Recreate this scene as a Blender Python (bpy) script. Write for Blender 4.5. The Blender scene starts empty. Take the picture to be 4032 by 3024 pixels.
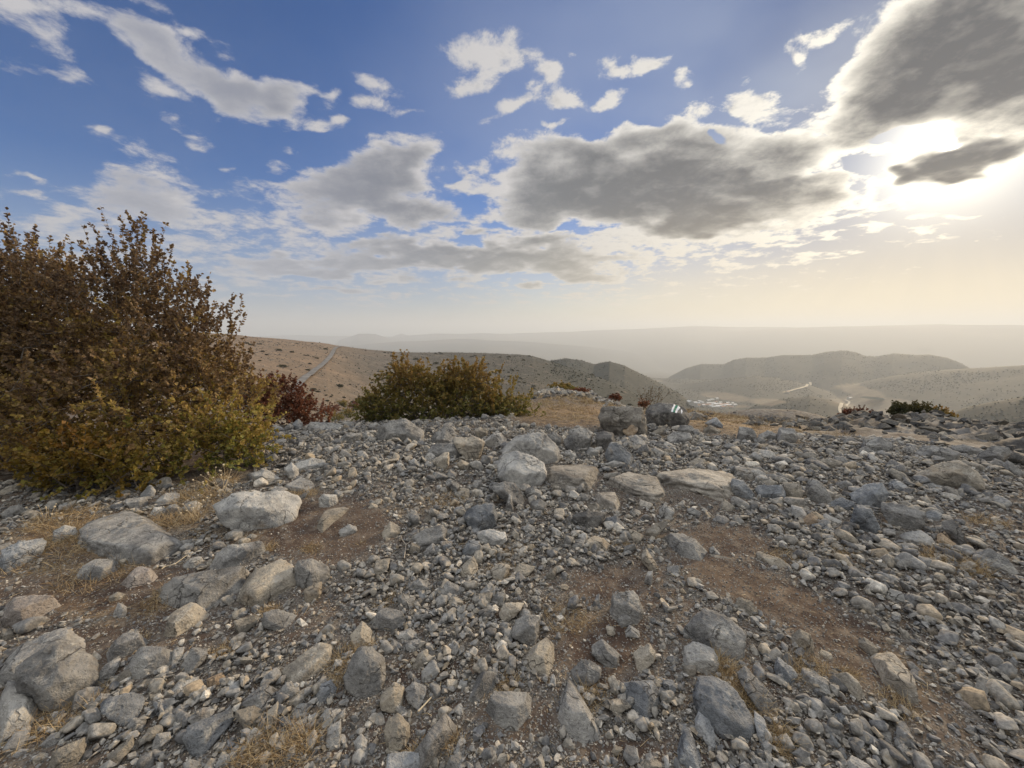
import bpy, bmesh, math, random, os
import numpy as np
from mathutils import Vector, Matrix
from mathutils.bvhtree import BVHTree

R = math.radians
rng = np.random.default_rng(11)
random.seed(5)
scene = bpy.context.scene
col = scene.collection

# ------------------------------------------------------------------ camera
F = 1515.0            # focal length in photo pixels (4032 wide)
PITCH = R(-8.0)
CAMZ = 1.6
CP, SP = math.cos(PITCH), math.sin(PITCH)
cam_d = bpy.data.cameras.new('camera'); cam = bpy.data.objects.new('camera', cam_d); col.objects.link(cam)
cam.location = (0, 0, CAMZ); cam.rotation_euler = (R(90) + PITCH, 0, 0)
cam_d.sensor_width = 36; cam_d.lens = F / 4032 * 36
cam_d.clip_start = 0.05; cam_d.clip_end = 200000
scene.camera = cam

def ray(px, py):
    """direction (not normalised; unit along the view axis) of a photo pixel"""
    px = np.asarray(px, float); py = np.asarray(py, float)
    x = (px - 2016) / F; v = (1512 - py) / F
    return np.stack([x, CP - v * SP, SP + v * CP], -1)

def project(P):
    P = np.asarray(P, float)
    q = P - np.array([0, 0, CAMZ])
    d = q[..., 1] * CP + q[..., 2] * SP
    u = -q[..., 1] * SP + q[..., 2] * CP
    d = np.where(d > 1e-4, d, 1e-4)
    return 2016 + F * q[..., 0] / d, 1512 - F * u / d, d

def azsl(px, py):
    d = ray(px, py)
    return np.arctan2(d[..., 0], d[..., 1]), d[..., 2] / np.hypot(d[..., 0], d[..., 1])

# ------------------------------------------------------------------ sky
SUN_AZ, SUN_EL = R(47.0), R(16.5)
class NT:
    def __init__(s, tree): s.t = tree; s.n = tree.nodes; s.l = tree.links
    def node(s, typ, **kw):
        n = s.n.new(typ)
        for k, v in kw.items(): setattr(n, k, v)
        return n
    def put(s, sock, v):
        if isinstance(v, bpy.types.NodeSocket): s.l.new(v, sock)
        elif v is not None:
            try: sock.default_value = v
            except TypeError: sock.default_value = tuple(v)
    def math(s, op, a, b=None, c=None, clamp=False):
        n = s.node('ShaderNodeMath', operation=op, use_clamp=clamp)
        s.put(n.inputs[0], a); s.put(n.inputs[1], b); s.put(n.inputs[2], c)
        return n.outputs[0]
    def vmath(s, op, a, b=None, out=0):
        n = s.node('ShaderNodeVectorMath', operation=op)
        s.put(n.inputs[0], a)
        if op == 'SCALE': s.put(n.inputs[3], b)
        else: s.put(n.inputs[1], b)
        return n.outputs['Value'] if out == 'v' else n.outputs[0]
    def ramp(s, v, a, b, c=0., d=1., smooth=True):
        n = s.node('ShaderNodeMapRange', interpolation_type='SMOOTHSTEP' if smooth else 'LINEAR')
        s.put(n.inputs[0], v)
        for i, q in enumerate((a, b, c, d)): s.put(n.inputs[i + 1], q)
        return n.outputs[0]
    def mix(s, f, a, b, blend='MIX'):
        n = s.node('ShaderNodeMix', data_type='RGBA', blend_type=blend)
        s.put(n.inputs[0], f)
        for i, q in ((6, a), (7, b)):
            if not isinstance(q, bpy.types.NodeSocket): q = tuple(q) + (1.,) if len(q) == 3 else q
            s.put(n.inputs[i], q)
        return n.outputs[2]
    def noise(s, vec, scale, detail=4, rough=.5, lac=2., dist=0., typ='FBM', color=False):
        n = s.node('ShaderNodeTexNoise', noise_type=typ)
        n.noise_dimensions = '3D'
        s.put(n.inputs['Vector'], vec); s.put(n.inputs['Scale'], scale); s.put(n.inputs['Detail'], detail)
        s.put(n.inputs['Roughness'], rough); s.put(n.inputs['Lacunarity'], lac); s.put(n.inputs['Distortion'], dist)
        return n.outputs[1] if color else n.outputs[0]
    def rgbramp(s, v, stops):
        n = s.node('ShaderNodeValToRGB'); cr = n.color_ramp
        while len(cr.elements) < len(stops): cr.elements.new(.5)
        for e, (p, c) in zip(cr.elements, stops): e.position = p; e.color = tuple(c) + (1.,)
        s.put(n.inputs[0], v); return n.outputs[0]

# clouds as the photo shows them: centre x, y, half-length, half-height, tilt (deg, up to the right), weight
K = 4032 / 2212
CLOUDS = [(560,600,90,18,0,.6),(500,640,120,10,0,.45),(900,520,120,20,8,.6),(1330,600,90,12,5,.55),(1450,545,110,14,8,.6),(1120,530,90,18,0,.6),(640,560,80,22,-5,.6),(820,600,110,18,5,.6),(1700,545,140,9,6,.5),(1890,510,90,8,4,.5),
 
 (2120,110,210,160,0,1.3),(2000,190,190,85,10,1.15),(1950,110,130,90,30,.95),(1900,215,110,85,35,.9),(2180,20,150,80,0,1.1),(1960,30,90,60,20,.7),
 (1715,330,110,60,30,.85),(1640,330,95,42,10,.75),(1800,300,70,70,45,.7),(1850,270,70,60,0,.8),
 (2110,328,140,44,22,1.3),(1900,420,60,20,20,.5),(1880,330,40,30,0,.4),(1960,450,80,16,10,.35),(1995,380,50,26,10,1.0),
 (1360,410,240,85,-6,1.2),(1210,420,140,65,10,1.0),(1480,345,120,55,8,.9),(1390,300,110,34,12,.8),(1280,345,100,35,15,.8),
 (1590,400,150,60,-5,1.0),(1500,470,220,42,0,1.0),(1700,420,130,45,5,.9),(1800,400,70,25,20,.7),(1150,470,90,40,0,.8),
 (1240,330,60,14,15,.5),
 (770,420,150,60,0,1.0),(850,370,80,40,15,.85),(890,455,85,40,0,.8),(640,415,110,25,-5,.6),(730,470,110,35,0,.7),(920,400,40,12,0,.4),
 (620,480,45,55,-20,.6),(650,530,60,30,0,.55),(530,490,50,35,-15,.5),(940,470,60,25,0,.5),
 (1000,555,290,32,0,1.0),(720,580,230,26,0,.85),(1170,575,210,26,0,.8),(1380,520,200,25,4,.7),(1030,600,120,16,0,.5),
 (780,640,260,14,0,.35),(1600,520,180,18,8,.55),(1250,640,240,12,4,.2),(1500,570,260,12,6,.3),(1800,480,180,10,6,.35),
 (300,425,130,40,-12,.75),(400,460,120,22,-8,.6),(170,460,190,32,0,.55),(120,500,170,30,0,.5),(420,520,150,32,0,.55),(60,390,60,14,-15,.4),
 (280,570,240,40,0,.4),(400,400,55,22,-15,.45),(330,370,40,22,-10,.4),(230,400,60,25,-5,.5),
 (285,120,85,30,-30,.75),(380,165,110,36,-22,.85),(480,205,110,36,-12,.9),(590,205,65,48,0,.85),(630,240,35,22,-20,.5),(390,240,65,22,-20,.6),
 (90,90,120,34,-38,.55),(60,20,120,45,-20,.55),(155,195,70,24,-30,.65),(170,60,100,36,-25,.5),(40,150,90,14,-25,.3),(580,8,60,26,-30,.6),(270,15,80,20,-30,.4),
 (655,180,38,13,-22,.5),(725,205,38,18,0,.65),(800,212,34,16,0,.55),(870,222,44,20,0,.6),(835,175,45,10,-20,.3),(745,256,32,14,0,.55),(692,262,26,12,-20,.5),
 (410,303,28,12,-20,.45),(247,328,28,10,0,.35),(612,318,24,14,0,.4),(560,345,24,9,-15,.3),(470,357,26,9,0,.3),(865,308,50,12,0,.4),(425,118,34,12,0,.3),
 (1070,115,88,36,-4,.72),(1010,180,52,26,25,.6),(1120,225,46,26,20,.6),(1215,212,52,28,0,.65),(1325,208,56,18,42,.6),(1412,96,42,22,0,.68),
 (1335,114,48,18,0,.4),(1235,107,20,10,0,.35),(1180,143,20,26,-30,.45),(1218,282,34,11,12,.5),(1060,280,36,10,20,.35),(1485,140,16,18,0,.25),
 (1605,222,75,30,-6,.65),(1515,238,36,18,28,.45),(1770,45,62,22,20,.5),(1712,105,24,24,0,.5),(1828,55,14,30,0,.3),
 (1005,378,70,14,4,.55),(1050,470,62,18,4,.6),(1060,395,90,20,0,.5),
 # overhead and behind the photographer, outside the picture
]
# clear gaps near the sun
GAPS = [(1985,290,110,22,8,.9),(1860,378,45,30,20,.6),(2110,408,110,24,18,.9),(1545,310,32,14,-10,.5)]

def ae(px, py):
    d = ray(px, py); d = d / np.linalg.norm(d, axis=-1, keepdims=True)
    return np.stack([np.arctan2(d[..., 0], d[..., 1]), np.arcsin(d[..., 2])], -1)

def cloud_map(t, vec):
    """coverage of the cloud banks over azimuth and elevation, computed here into a small float map"""
    W, H, A0, A1, E0, E1 = 900, 450, -1.25, 1.25, -.05, 1.2
    A, E = np.meshgrid(np.linspace(A0, A1, W), np.linspace(E0, E1, H))
    def blobs(lst, k):
        acc = np.full(A.shape, -.8)
        for (cx, cy, a, b, th, wt) in lst:
            cx, cy, a, b, th = cx * K, cy * K, a * K * (1.22 if wt > .72 else 1.08), b * K * (1.26 if wt > .72 else 1.08), R(th)
            c = ae(cx, cy); e = 4.
            ux = np.array([math.cos(th), -math.sin(th)]); vx = np.array([math.sin(th), math.cos(th)])
            J = np.stack([(ae(cx + e, cy) - ae(cx - e, cy)) / (2 * e), (ae(cx, cy + e) - ae(cx, cy - e)) / (2 * e)], 1)
            Mi = np.linalg.inv(J @ np.stack([ux * a, vx * b], 1))
            u = Mi[0, 0] * (A - c[0]) + Mi[0, 1] * (E - c[1]); v = Mi[1, 0] * (A - c[0]) + Mi[1, 1] * (E - c[1])
            q = wt * (1 - np.hypot(u, v) ** (2.6 if wt > .72 else 1.1)) * (1 if wt > .72 else 1.15)
            h = np.maximum(k - np.abs(acc - q), 0) / k
            acc = np.maximum(acc, q) + h * h * k * .25
        return acc
    M = blobs(CLOUDS, .32); G = blobs(GAPS, .1)
    im = bpy.data.images.new('cloud_cover', W, H, alpha=False, float_buffer=True)
    im.colorspace_settings.name = 'Non-Color'
    px = np.ones((H, W, 4), np.float32)
    px[..., 0] = (M + 1) / 3; px[..., 1] = (G + 1) / 3; px[..., 2] = (blobs([c for c in CLOUDS if c[5] > .72], .32) + 1) / 3
    im.pixels.foreach_set(px.ravel()); im.update(); im.pack()
    mp = t.node('ShaderNodeMapping'); t.put(mp.inputs[0], vec)
    mp.inputs[1].default_value = (-A0 / (A1 - A0), -E0 / (E1 - E0), 0); mp.inputs[3].default_value = (1 / (A1 - A0), 1 / (E1 - E0), 1)
    n = t.node('ShaderNodeTexImage', interpolation='Cubic', extension='EXTEND'); n.image = im
    t.put(n.inputs[0], mp.outputs[0])
    s = t.node('ShaderNodeSeparateColor'); t.put(s.inputs[0], n.outputs[0])
    return t.math('MULTIPLY_ADD', s.outputs[0], 3, -1), t.math('MULTIPLY_ADD', s.outputs[1], 3, -1), t.math('MULTIPLY_ADD', s.outputs[2], 3, -1)

def build_world():
    w = bpy.data.worlds.new('World'); scene.world = w; w.use_nodes = True
    w.node_tree.nodes.clear(); t = NT(w.node_tree)
    geo = t.node('ShaderNodeTexCoord').outputs['Generated']
    D = t.vmath('NORMALIZE', geo)
    sep = t.node('ShaderNodeSeparateXYZ'); t.put(sep.inputs[0], D)
    x, y, z = sep.outputs
    sky = t.node('ShaderNodeTexSky', sky_type='NISHITA', sun_disc=False)
    sky.sun_elevation = SUN_EL; sky.sun_rotation = SUN_AZ
    sky.altitude = 1500; sky.air_density = 1.0; sky.dust_density = 1.0; sky.ozone_density = 3.0
    az = t.math('ARCTAN2', x, y); el = t.math('ARCSINE', z)
    cmb = t.node('ShaderNodeCombineXYZ'); t.put(cmb.inputs[0], az); t.put(cmb.inputs[1], el)
    AE = cmb.outputs[0]
    # fractal detail on a flat cloud deck overhead (so it foreshortens towards the horizon)
    zz = t.math('ADD', t.math('MAXIMUM', z, 0.0), .20)
    P = t.vmath('DIVIDE', D, None)
    c3 = t.node('ShaderNodeCombineXYZ')
    for i in range(3): t.put(c3.inputs[i], zz)
    t.put(P.node.inputs[1], c3.outputs[0])
    sd = Vector((math.sin(SUN_AZ) * math.cos(SUN_EL), math.cos(SUN_AZ) * math.cos(SUN_EL), math.sin(SUN_EL)))
    def field(off):
        v = t.vmath('ADD', P, off) if off else P
        return t.noise(v, NSC, 8, .66, 2.15, .2)
    # warp the blob coordinates with noise so outlines are ragged
    wn = t.noise(P, 3.0, 3, .5, 2., 0., color=True)
    wv = t.vmath('SCALE', t.vmath('SUBTRACT', wn, (.5, .5, .5)), .17)
    AEW = t.vmath('ADD', AE, wv)
    m, g, m2 = cloud_map(t, AEW)
    m = t.math('MAXIMUM', m, -.7)
    # unseen cloud cover behind the camera and overhead, added to light the foreground
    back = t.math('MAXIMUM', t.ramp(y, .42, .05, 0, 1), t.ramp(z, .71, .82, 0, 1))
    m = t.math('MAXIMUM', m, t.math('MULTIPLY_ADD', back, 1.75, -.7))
    m = t.math('SUBTRACT', m, t.math('MAXIMUM', t.math('MULTIPLY', g, 1.9), 0))
    n0 = field(None)
    sunp = sd / (sd.z + .2)
    toward = t.vmath('SCALE', t.vmath('NORMALIZE', t.vmath('SUBTRACT', tuple(sunp), P)), .035)
    n1 = field(toward)
    dens = t.math('ADD', t.math('MULTIPLY_ADD', m, 1.3, -.06), t.math('MULTIPLY', t.math('SUBTRACT', n0, .50), t.ramp(m, .2, .9, 3.6, 2.2)))
    leftness = t.ramp(az, .35, -.5)
    alpha = t.ramp(dens, -.16, t.math('MULTIPLY_ADD', leftness, .40, .46))
    m2 = t.math('MAXIMUM', m2, t.math('SUBTRACT', t.math('MULTIPLY', back, 2.), .8))
    thick = t.ramp(t.math('ADD', t.math('MULTIPLY', m2, 1.35), t.math('MULTIPLY', t.math('SUBTRACT', n0, .5), 1.3)), .30, 1.42, 0, 1)
    relief = t.math('MULTIPLY', t.math('SUBTRACT', n0, n1), 1.2)          # lit where it thins towards the sun
    # angle to the sun
    ca = t.math('MAXIMUM', t.vmath('DOT_PRODUCT', D, tuple(sd), 'v'), 0)
    g1 = t.math('POWER', ca, 5.); g2 = t.math('POWER', ca, 45.); g3 = t.math('POWER', ca, 300.)
    S = 10.0   # 1 / background strength
    hsv = t.node('ShaderNodeHueSaturation'); hsv.inputs['Saturation'].default_value = SKYSAT; hsv.inputs['Value'].default_value = 1.0
    t.put(hsv.inputs['Color'], sky.outputs[0])
    base = t.mix(1., hsv.outputs[0], SKYG, 'MULTIPLY')
    dim = t.math('MULTIPLY_ADD', t.math('POWER', ca, 9.), -.70, 1.)          # the forward glow is partly behind the cloud bank
    base = t.vmath('SCALE', base, dim)
    # thin high veil, uneven
    vn = t.noise(P, 1.1, 4, .5)
    hv = t.math('MULTIPLY', t.ramp(vn, .42, .72), t.ramp(ca, .35, .9, .10, .38))
    base = t.mix(hv, base, t.mix(g1, (.38 * S, .43 * S, .55 * S), (.62 * S, .68 * S, .76 * S)))
    # light shafts fanning out below the bank
    ang = t.math('ARCTAN2', t.math('SUBTRACT', el, SUN_EL), t.math('SUBTRACT', az, SUN_AZ))
    ac = t.node('ShaderNodeCombineXYZ'); t.put(ac.inputs[0], ang)
    shaft = t.ramp(t.noise(ac.outputs[0], 7.5, 3, .6), .35, .65, -1, 1)
    shaft = t.math('MULTIPLY', shaft, t.math('MULTIPLY', t.ramp(z, .22, .10, 0, 1), t.ramp(ca, .45, .8, 0, 1)))
    veil = t.math('POWER', t.ramp(z, .30, .0, 0, 1, False), 1.4)
    veilc = t.rgbramp(t.ramp(ca, .30, 1.0, 0, 1, False), [(0, (.30, .36, .47)), (.35, (.36, .38, .40)), (.62, (.66, .59, .42)), (.85, (.94, .71, .35)), (1., (1.05, .77, .36))])
    veilc = t.vmath('SCALE', veilc, S)
    hz = t.ramp(z, .10, .0, 0, 1)                                             # greyer and dimmer right down at the far air
    veilc = t.mix(t.math('MULTIPLY', hz, .25), veilc, (.50 * S, .48 * S, .42 * S))
    veilc = t.vmath('SCALE', veilc, t.math('MULTIPLY_ADD', shaft, .035, 1.))
    base = t.mix(t.math('MULTIPLY', veil, .93), base, veilc)
    near = t.ramp(z, .10, .24, 0, 1)
    base = t.mix(1., base, t.mix(t.math('MULTIPLY', g2, t.math('MULTIPLY', near, .30)), (0, 0, 0), (.95 * S, .84 * S, .60 * S)), 'ADD')
    base = t.mix(1., base, t.mix(g3, (0, 0, 0), (1.5 * S, 1.4 * S, 1.1 * S)), 'ADD')
    # cloud body: thin = bright, thick = grey
    edge = t.mix(g1, (.54 * S, .53 * S, .55 * S), (1.02 * S, .97 * S, .86 * S))
    edge = t.mix(1., edge, t.mix(g2, (0, 0, 0), (.6 * S, .52 * S, .38 * S)), 'ADD')
    core = t.rgbramp(t.ramp(ca, .2, 1., 0, 1, False), [(0, (.27, .29, .36)), (.4, (.165, .185, .235)), (.7, (.120, .135, .160)), (1., (.085, .09, .105))])
    core = t.vmath('SCALE', core, S)
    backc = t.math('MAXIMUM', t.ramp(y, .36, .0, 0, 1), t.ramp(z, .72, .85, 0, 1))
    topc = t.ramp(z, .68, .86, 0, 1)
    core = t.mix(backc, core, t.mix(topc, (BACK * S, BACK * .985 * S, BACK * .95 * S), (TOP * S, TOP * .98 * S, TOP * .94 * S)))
    mottling = t.ramp(t.noise(P, 6., 4, .55), .50, .70, 0, .18)
    th2 = t.math('SUBTRACT', thick, t.math('MULTIPLY', relief, t.math('MULTIPLY_ADD', thick, -.75, 1.)))
    th2 = t.math('SUBTRACT', th2, mottling, clamp=True)
    body = t.mix(th2, edge, core)
    body = t.mix(t.math('MULTIPLY', veil, .50), body, veilc)
    out = t.mix(alpha, base, body)
    # below the horizon the far air goes on, same as the veil
    out = t.mix(t.ramp(z, -.004, -.05), out, veilc)
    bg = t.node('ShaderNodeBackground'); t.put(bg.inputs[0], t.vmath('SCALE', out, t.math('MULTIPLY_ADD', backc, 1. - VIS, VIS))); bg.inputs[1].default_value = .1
    o = t.node('ShaderNodeOutputWorld'); t.l.new(bg.outputs[0], o.inputs[0])
    w.cycles.sampling_method = 'MANUAL'; w.cycles.sample_map_resolution = 1024
NSC = 8.5
SKYG = (.84, .93, 1.16)
SKYSAT = 1.34
BACK = .33  # unseen cloud behind the camera, brightness set to fill the foreground
TOP = 1.25  # unseen overhead cloud, brightened to light the stone tops
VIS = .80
build_world()
sl = bpy.data.lights.new('sun', 'SUN'); so = bpy.data.objects.new('sun', sl); col.objects.link(so)
sl.energy = 3.7; sl.angle = R(7); sl.color = (1., .76, .48)
so.rotation_euler = (R(90) - SUN_EL, 0, -SUN_AZ + math.pi)
so.rotation_euler = Vector((math.sin(SUN_AZ) * math.cos(SUN_EL), math.cos(SUN_AZ) * math.cos(SUN_EL), math.sin(SUN_EL))).to_track_quat('Z', 'Y').to_euler()
vs = scene.view_settings; scene.display_settings.display_device = 'sRGB'
vs.view_transform = 'Standard'; vs.look = 'None'; vs.exposure = .34; vs.gamma = 1; vs.use_curve_mapping = False
scene.cycles.use_denoising = True
scene.cycles.max_bounces = 6; scene.cycles.diffuse_bounces = 3; scene.cycles.volume_bounces = 3
scene.cycles.sample_clamp_indirect = 6

# ------------------------------------------------------------------ mesh helpers
def mesh_np(name, V, F3, mat=None, parent=None, smooth=False, link=True, attrs=None):
    V = np.ascontiguousarray(V, np.float32); F3 = np.ascontiguousarray(F3, np.int32)
    me = bpy.data.meshes.new(name); k = F3.shape[1]
    me.vertices.add(len(V)); me.vertices.foreach_set('co', V.ravel())
    me.loops.add(F3.size); me.loops.foreach_set('vertex_index', F3.ravel())
    me.polygons.add(len(F3)); me.polygons.foreach_set('loop_start', np.arange(0, F3.size, k, dtype=np.int32))
    try: me.polygons.foreach_set('loop_total', np.full(len(F3), k, np.int32))
    except Exception: pass
    me.polygons.foreach_set('use_smooth', np.full(len(F3), smooth, bool))
    for an, av in (attrs or {}).items():
        a = me.attributes.new(an, 'FLOAT', 'POINT'); a.data.foreach_set('value', np.ascontiguousarray(av, np.float32))
    me.update(calc_edges=True); me.validate()
    if mat: me.materials.append(mat)
    o = bpy.data.objects.new(name, me)
    if link: col.objects.link(o)
    if parent: o.parent = parent
    return o
def tag(o, label=None, cat=None, group=None, kind=None):
    if label: o['label'] = label
    if cat: o['category'] = cat
    if group: o['group'] = group
    if kind: o['kind'] = kind
    return o
def empty(name, loc=(0, 0, 0)):
    o = bpy.data.objects.new(name, None); col.objects.link(o); o.location = loc; o.empty_display_size = .1
    return o
def _hash(i, j, k, s):
    h = (i * 374761393 + j * 668265263 + k * 1274126177 + s * 974634777) & 0xffffffff
    h = ((h ^ (h >> 13)) * 1274126177) & 0xffffffff
    h = ((h ^ (h >> 16)) * 2246822519) & 0xffffffff
    return ((h ^ (h >> 15)) & 0xffffff) / float(0xffffff)
def vnoise(P, seed=0):
    """smooth value noise in -1..1 on (N,3) or (N,2) points"""
    P = np.asarray(P, float)
    I = np.floor(P).astype(np.int64); f = P - I; f = f * f * f * (f * (f * 6 - 15) + 10)
    i, j = I[..., 0], I[..., 1]
    if P.shape[-1] == 2:
        a = _hash(i, j, 0 * i, seed); b = _hash(i + 1, j, 0 * i, seed); c = _hash(i, j + 1, 0 * i, seed); d = _hash(i + 1, j + 1, 0 * i, seed)
        x, y = f[..., 0], f[..., 1]
        return ((a * (1 - x) + b * x) * (1 - y) + (c * (1 - x) + d * x) * y) * 2 - 1
    k = I[..., 2]; x, y, z = f[..., 0], f[..., 1], f[..., 2]; r = 0
    for di in (0, 1):
        for dj in (0, 1):
            for dk in (0, 1):
                r = r + _hash(i + di, j + dj, k + dk, seed) * (x if di else 1 - x) * (y if dj else 1 - y) * (z if dk else 1 - z)
    return r * 2 - 1
def fbm(P, oct=4, seed=0, gain=.5, ridged=False):
    P = np.asarray(P, float); a = 1.; r = 0; n = 0
    for o in range(oct):
        v = vnoise(P * (2.03 ** o) + 17.3 * o, seed + o)
        r = r + a * (1 - 2 * np.abs(v) if ridged else v); n += a; a *= gain
    return r / n
def sstep(x, a, b):
    t = np.clip((x - a) / (b - a), 0, 1); return t * t * (3 - 2 * t)

# ------------------------------------------------------------------ terrain
PXC = [-900, 0, 1000, 1400, 1750, 1950, 2050, 2200, 2300, 2400, 2500, 2600, 2750, 2950, 3200, 3500, 3750, 4032, 5200]
RK = [0, 5.5, 7, 9, 12, 15, 18, 25, 40, 60, 120, 250, 500, 900, 1500, 2600, 3600, 6000, 10000, 62000]
COLS = {
 -900: (0,0,0,0,0,-.1,-.4,-1.5,-4,-8,-24),
 0:    (0,0,0,0,0,-.1,-.4,-1.5,-4,-8,-24),
 1000: (0,0,-.10,-.35,-.9,-1.6,-2.3,-4.2,-7.5,-12,-25),
 1400: (0,0,-.10,-.40,-1.1,-1.8,-2.6,-4.6,-8,-12.5,-25),
 1750: (0,0,-.08,-.38,-1.0,-1.6,-2.3,-4.0,-8,-14,-30),
 1950: (0,0,-.06,-.32,-.85,-1.4,-1.9,-3.3,-8,-16,-38),
 2050: (0,0,-.05,-.30,-.78,-1.2,-1.6,-2.75,-8,-17,-42),
 2200: (0,0,-.05,-.28,-.70,-1.05,-1.4,-2.25,-8,-17,-45),
 2300: (0,0,-.05,-.28,-.72,-1.1,-1.5,-2.45,-8,-17,-45),
 2400: (0,0,-.05,-.30,-.80,-1.3,-1.8,-2.95,-8,-17,-46),
 2500: (0,0,-.05,-.32,-.90,-1.5,-2.1,-3.6,-8.5,-17,-48),
 2600: (0,0,-.05,-.34,-.92,-1.45,-2.2,-4.4,-10,-18,-50),
 2750: (0,0,-.06,-.36,-.85,-1.28,-2.2,-5,-11,-19,-50),
 2950: (0,0,-.05,-.33,-.85,-1.35,-2.1,-4.6,-11,-19,-50),
 3200: (0,0,-.02,-.26,-.82,-1.30,-1.75,-3.6,-10,-20,-50),
 3500: (0,0,0,-.18,-.55,-.95,-1.30,-3.0,-10,-22,-55),
 3750: (0,0,0,-.12,-.45,-.80,-1.12,-2.8,-10,-22,-55),
 4032: (0,0,0,-.10,-.45,-.85,-1.15,-2.8,-10,-22,-55),
 5200: (0,0,0,-.10,-.5,-1.0,-1.6,-3,-10,-22,-55)}
FAR_L = (-36, -60, -110, -210, -330, -420, -560, -700, -740)     # 250 ... 62000, towards the open side
FAR_R = (-110, -190, -262, -292, -296, -420, -620, -740, -760)
# ridges: name, points (photo x, y of the crest), distance of the crest, front slope, back slope, rounding
RIDGES = [
 ([(-900,1260),(0,1270),(500,1290),(900,1316),(1000,1326),(1150,1338),(1280,1352),(1350,1363),(1450,1377),(1560,1385),(1700,1388),(1900,1391),(2040,1396),(2100,1402),(2180,1425),(2280,1462),(2380,1498),(2450,1530),(2520,1565),(2600,1610),(2700,1700)], [430,430,430,430,440,450,460,480,500,520,540,560,570,570,560,540,520,500,480,460,440], .05, .22, 18),
 ([(2050,1480),(2120,1432),(2170,1420),(2230,1410),(2290,1420),(2340,1436),(2400,1424),(2460,1440),(2520,1472),(2600,1512),(2680,1555),(2760,1620)], 1000, .22, .3, 25),
 ([(2750,1680),(2830,1632),(2900,1618),(3000,1611),(3120,1616),(3220,1635),(3330,1680)], 70, .16, .3, 2),
 ([(2900,1640),(2980,1598),(3080,1574),(3190,1562),(3270,1576),(3350,1604),(3440,1650)], 1250, .14, .25, 30),
 ([(2380,1560),(2480,1532),(2600,1522),(2750,1506),(2880,1490),(2980,1482),(3060,1490),(3130,1503),(3200,1520),(3300,1560)], 2250, .10, .25, 40),
 ([(2560,1540),(2640,1482),(2700,1450),(2760,1433),(2850,1434),(2890,1416),(2940,1408),(3020,1409),(3080,1400),(3200,1398),(3250,1386),(3320,1379),(3370,1386),(3410,1400),(3450,1402),(3520,1391),(3600,1397),(3660,1394),(3730,1408),(3780,1428),(3830,1456),(3900,1490)], 3100, .20, .35, 40),
 ([(3250,1550),(3400,1503),(3480,1486),(3600,1468),(3700,1458),(3850,1449),(4032,1438),(4500,1400),(5200,1380)], 2350, .16, .3, 50),
 ([(3600,1700),(3700,1645),(3800,1607),(3900,1584),(4032,1560),(4500,1500),(5200,1440)], 950, .30, .3, 25),
 # far plateaus and hills on the plain
 ([(1300,1368),(1500,1350),(1560,1345),(1700,1340),(1800,1334),(1860,1334),(1950,1341),(2100,1347),(2300,1362),(2500,1388),(2700,1425),(2800,1470)], 8000, .06, .08, 60),
 ([(1350,1338),(1500,1330),(1700,1314),(1900,1312),(2100,1315),(2300,1322),(2400,1335),(2600,1365)], 12500, .06, .08, 60),
 ([(1340,1338),(1380,1326),(1410,1315),(1450,1314),(1480,1316),(1520,1328),(1560,1340)], 10500, .14, .14, 40),
 ([(1540,1325),(1580,1310),(1600,1316),(1660,1326)], 14000, .14, .14, 40),
 ([(700,1332),(1000,1326),(1150,1320),(1300,1322),(1500,1324),(1700,1330)], 15000, .05, .05, 60),
 ([(1700,1320),(2000,1312),(2200,1306),(2450,1296),(2600,1288),(2750,1284),(2900,1286),(3200,1288),(3700,1276),(4100,1290),(5200,1300)], 12500, .12, .12, 90),
 ([(2600,1330),(3000,1296),(3300,1284),(3500,1279),(3800,1276),(4032,1277),(5200,1277)], 11000, .12, .12, 90),
]
_AZC = azsl(np.array(PXC, float), np.full(len(PXC), 1560.))[0]
_TAB = []
for i, p in enumerate(PXC):
    k = float(np.clip((p - 1900) / 900, 0, 1))
    _TAB.append(list(COLS[p]) + [a * (1 - k) + b * k for a, b in zip(FAR_L, FAR_R)])
_TAB = np.array(_TAB)
_LR = np.log(np.array(RK, float) + 3)
_RD = []
for pts, Rr, sf, sb, rd in RIDGES:
    pts = np.array(pts, float); a, s = azsl(pts[:, 0], pts[:, 1])
    _RD.append((a, s, np.full(len(a), float(Rr)) if np.isscalar(Rr) else np.array(Rr, float), sf, sb, rd))
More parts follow.
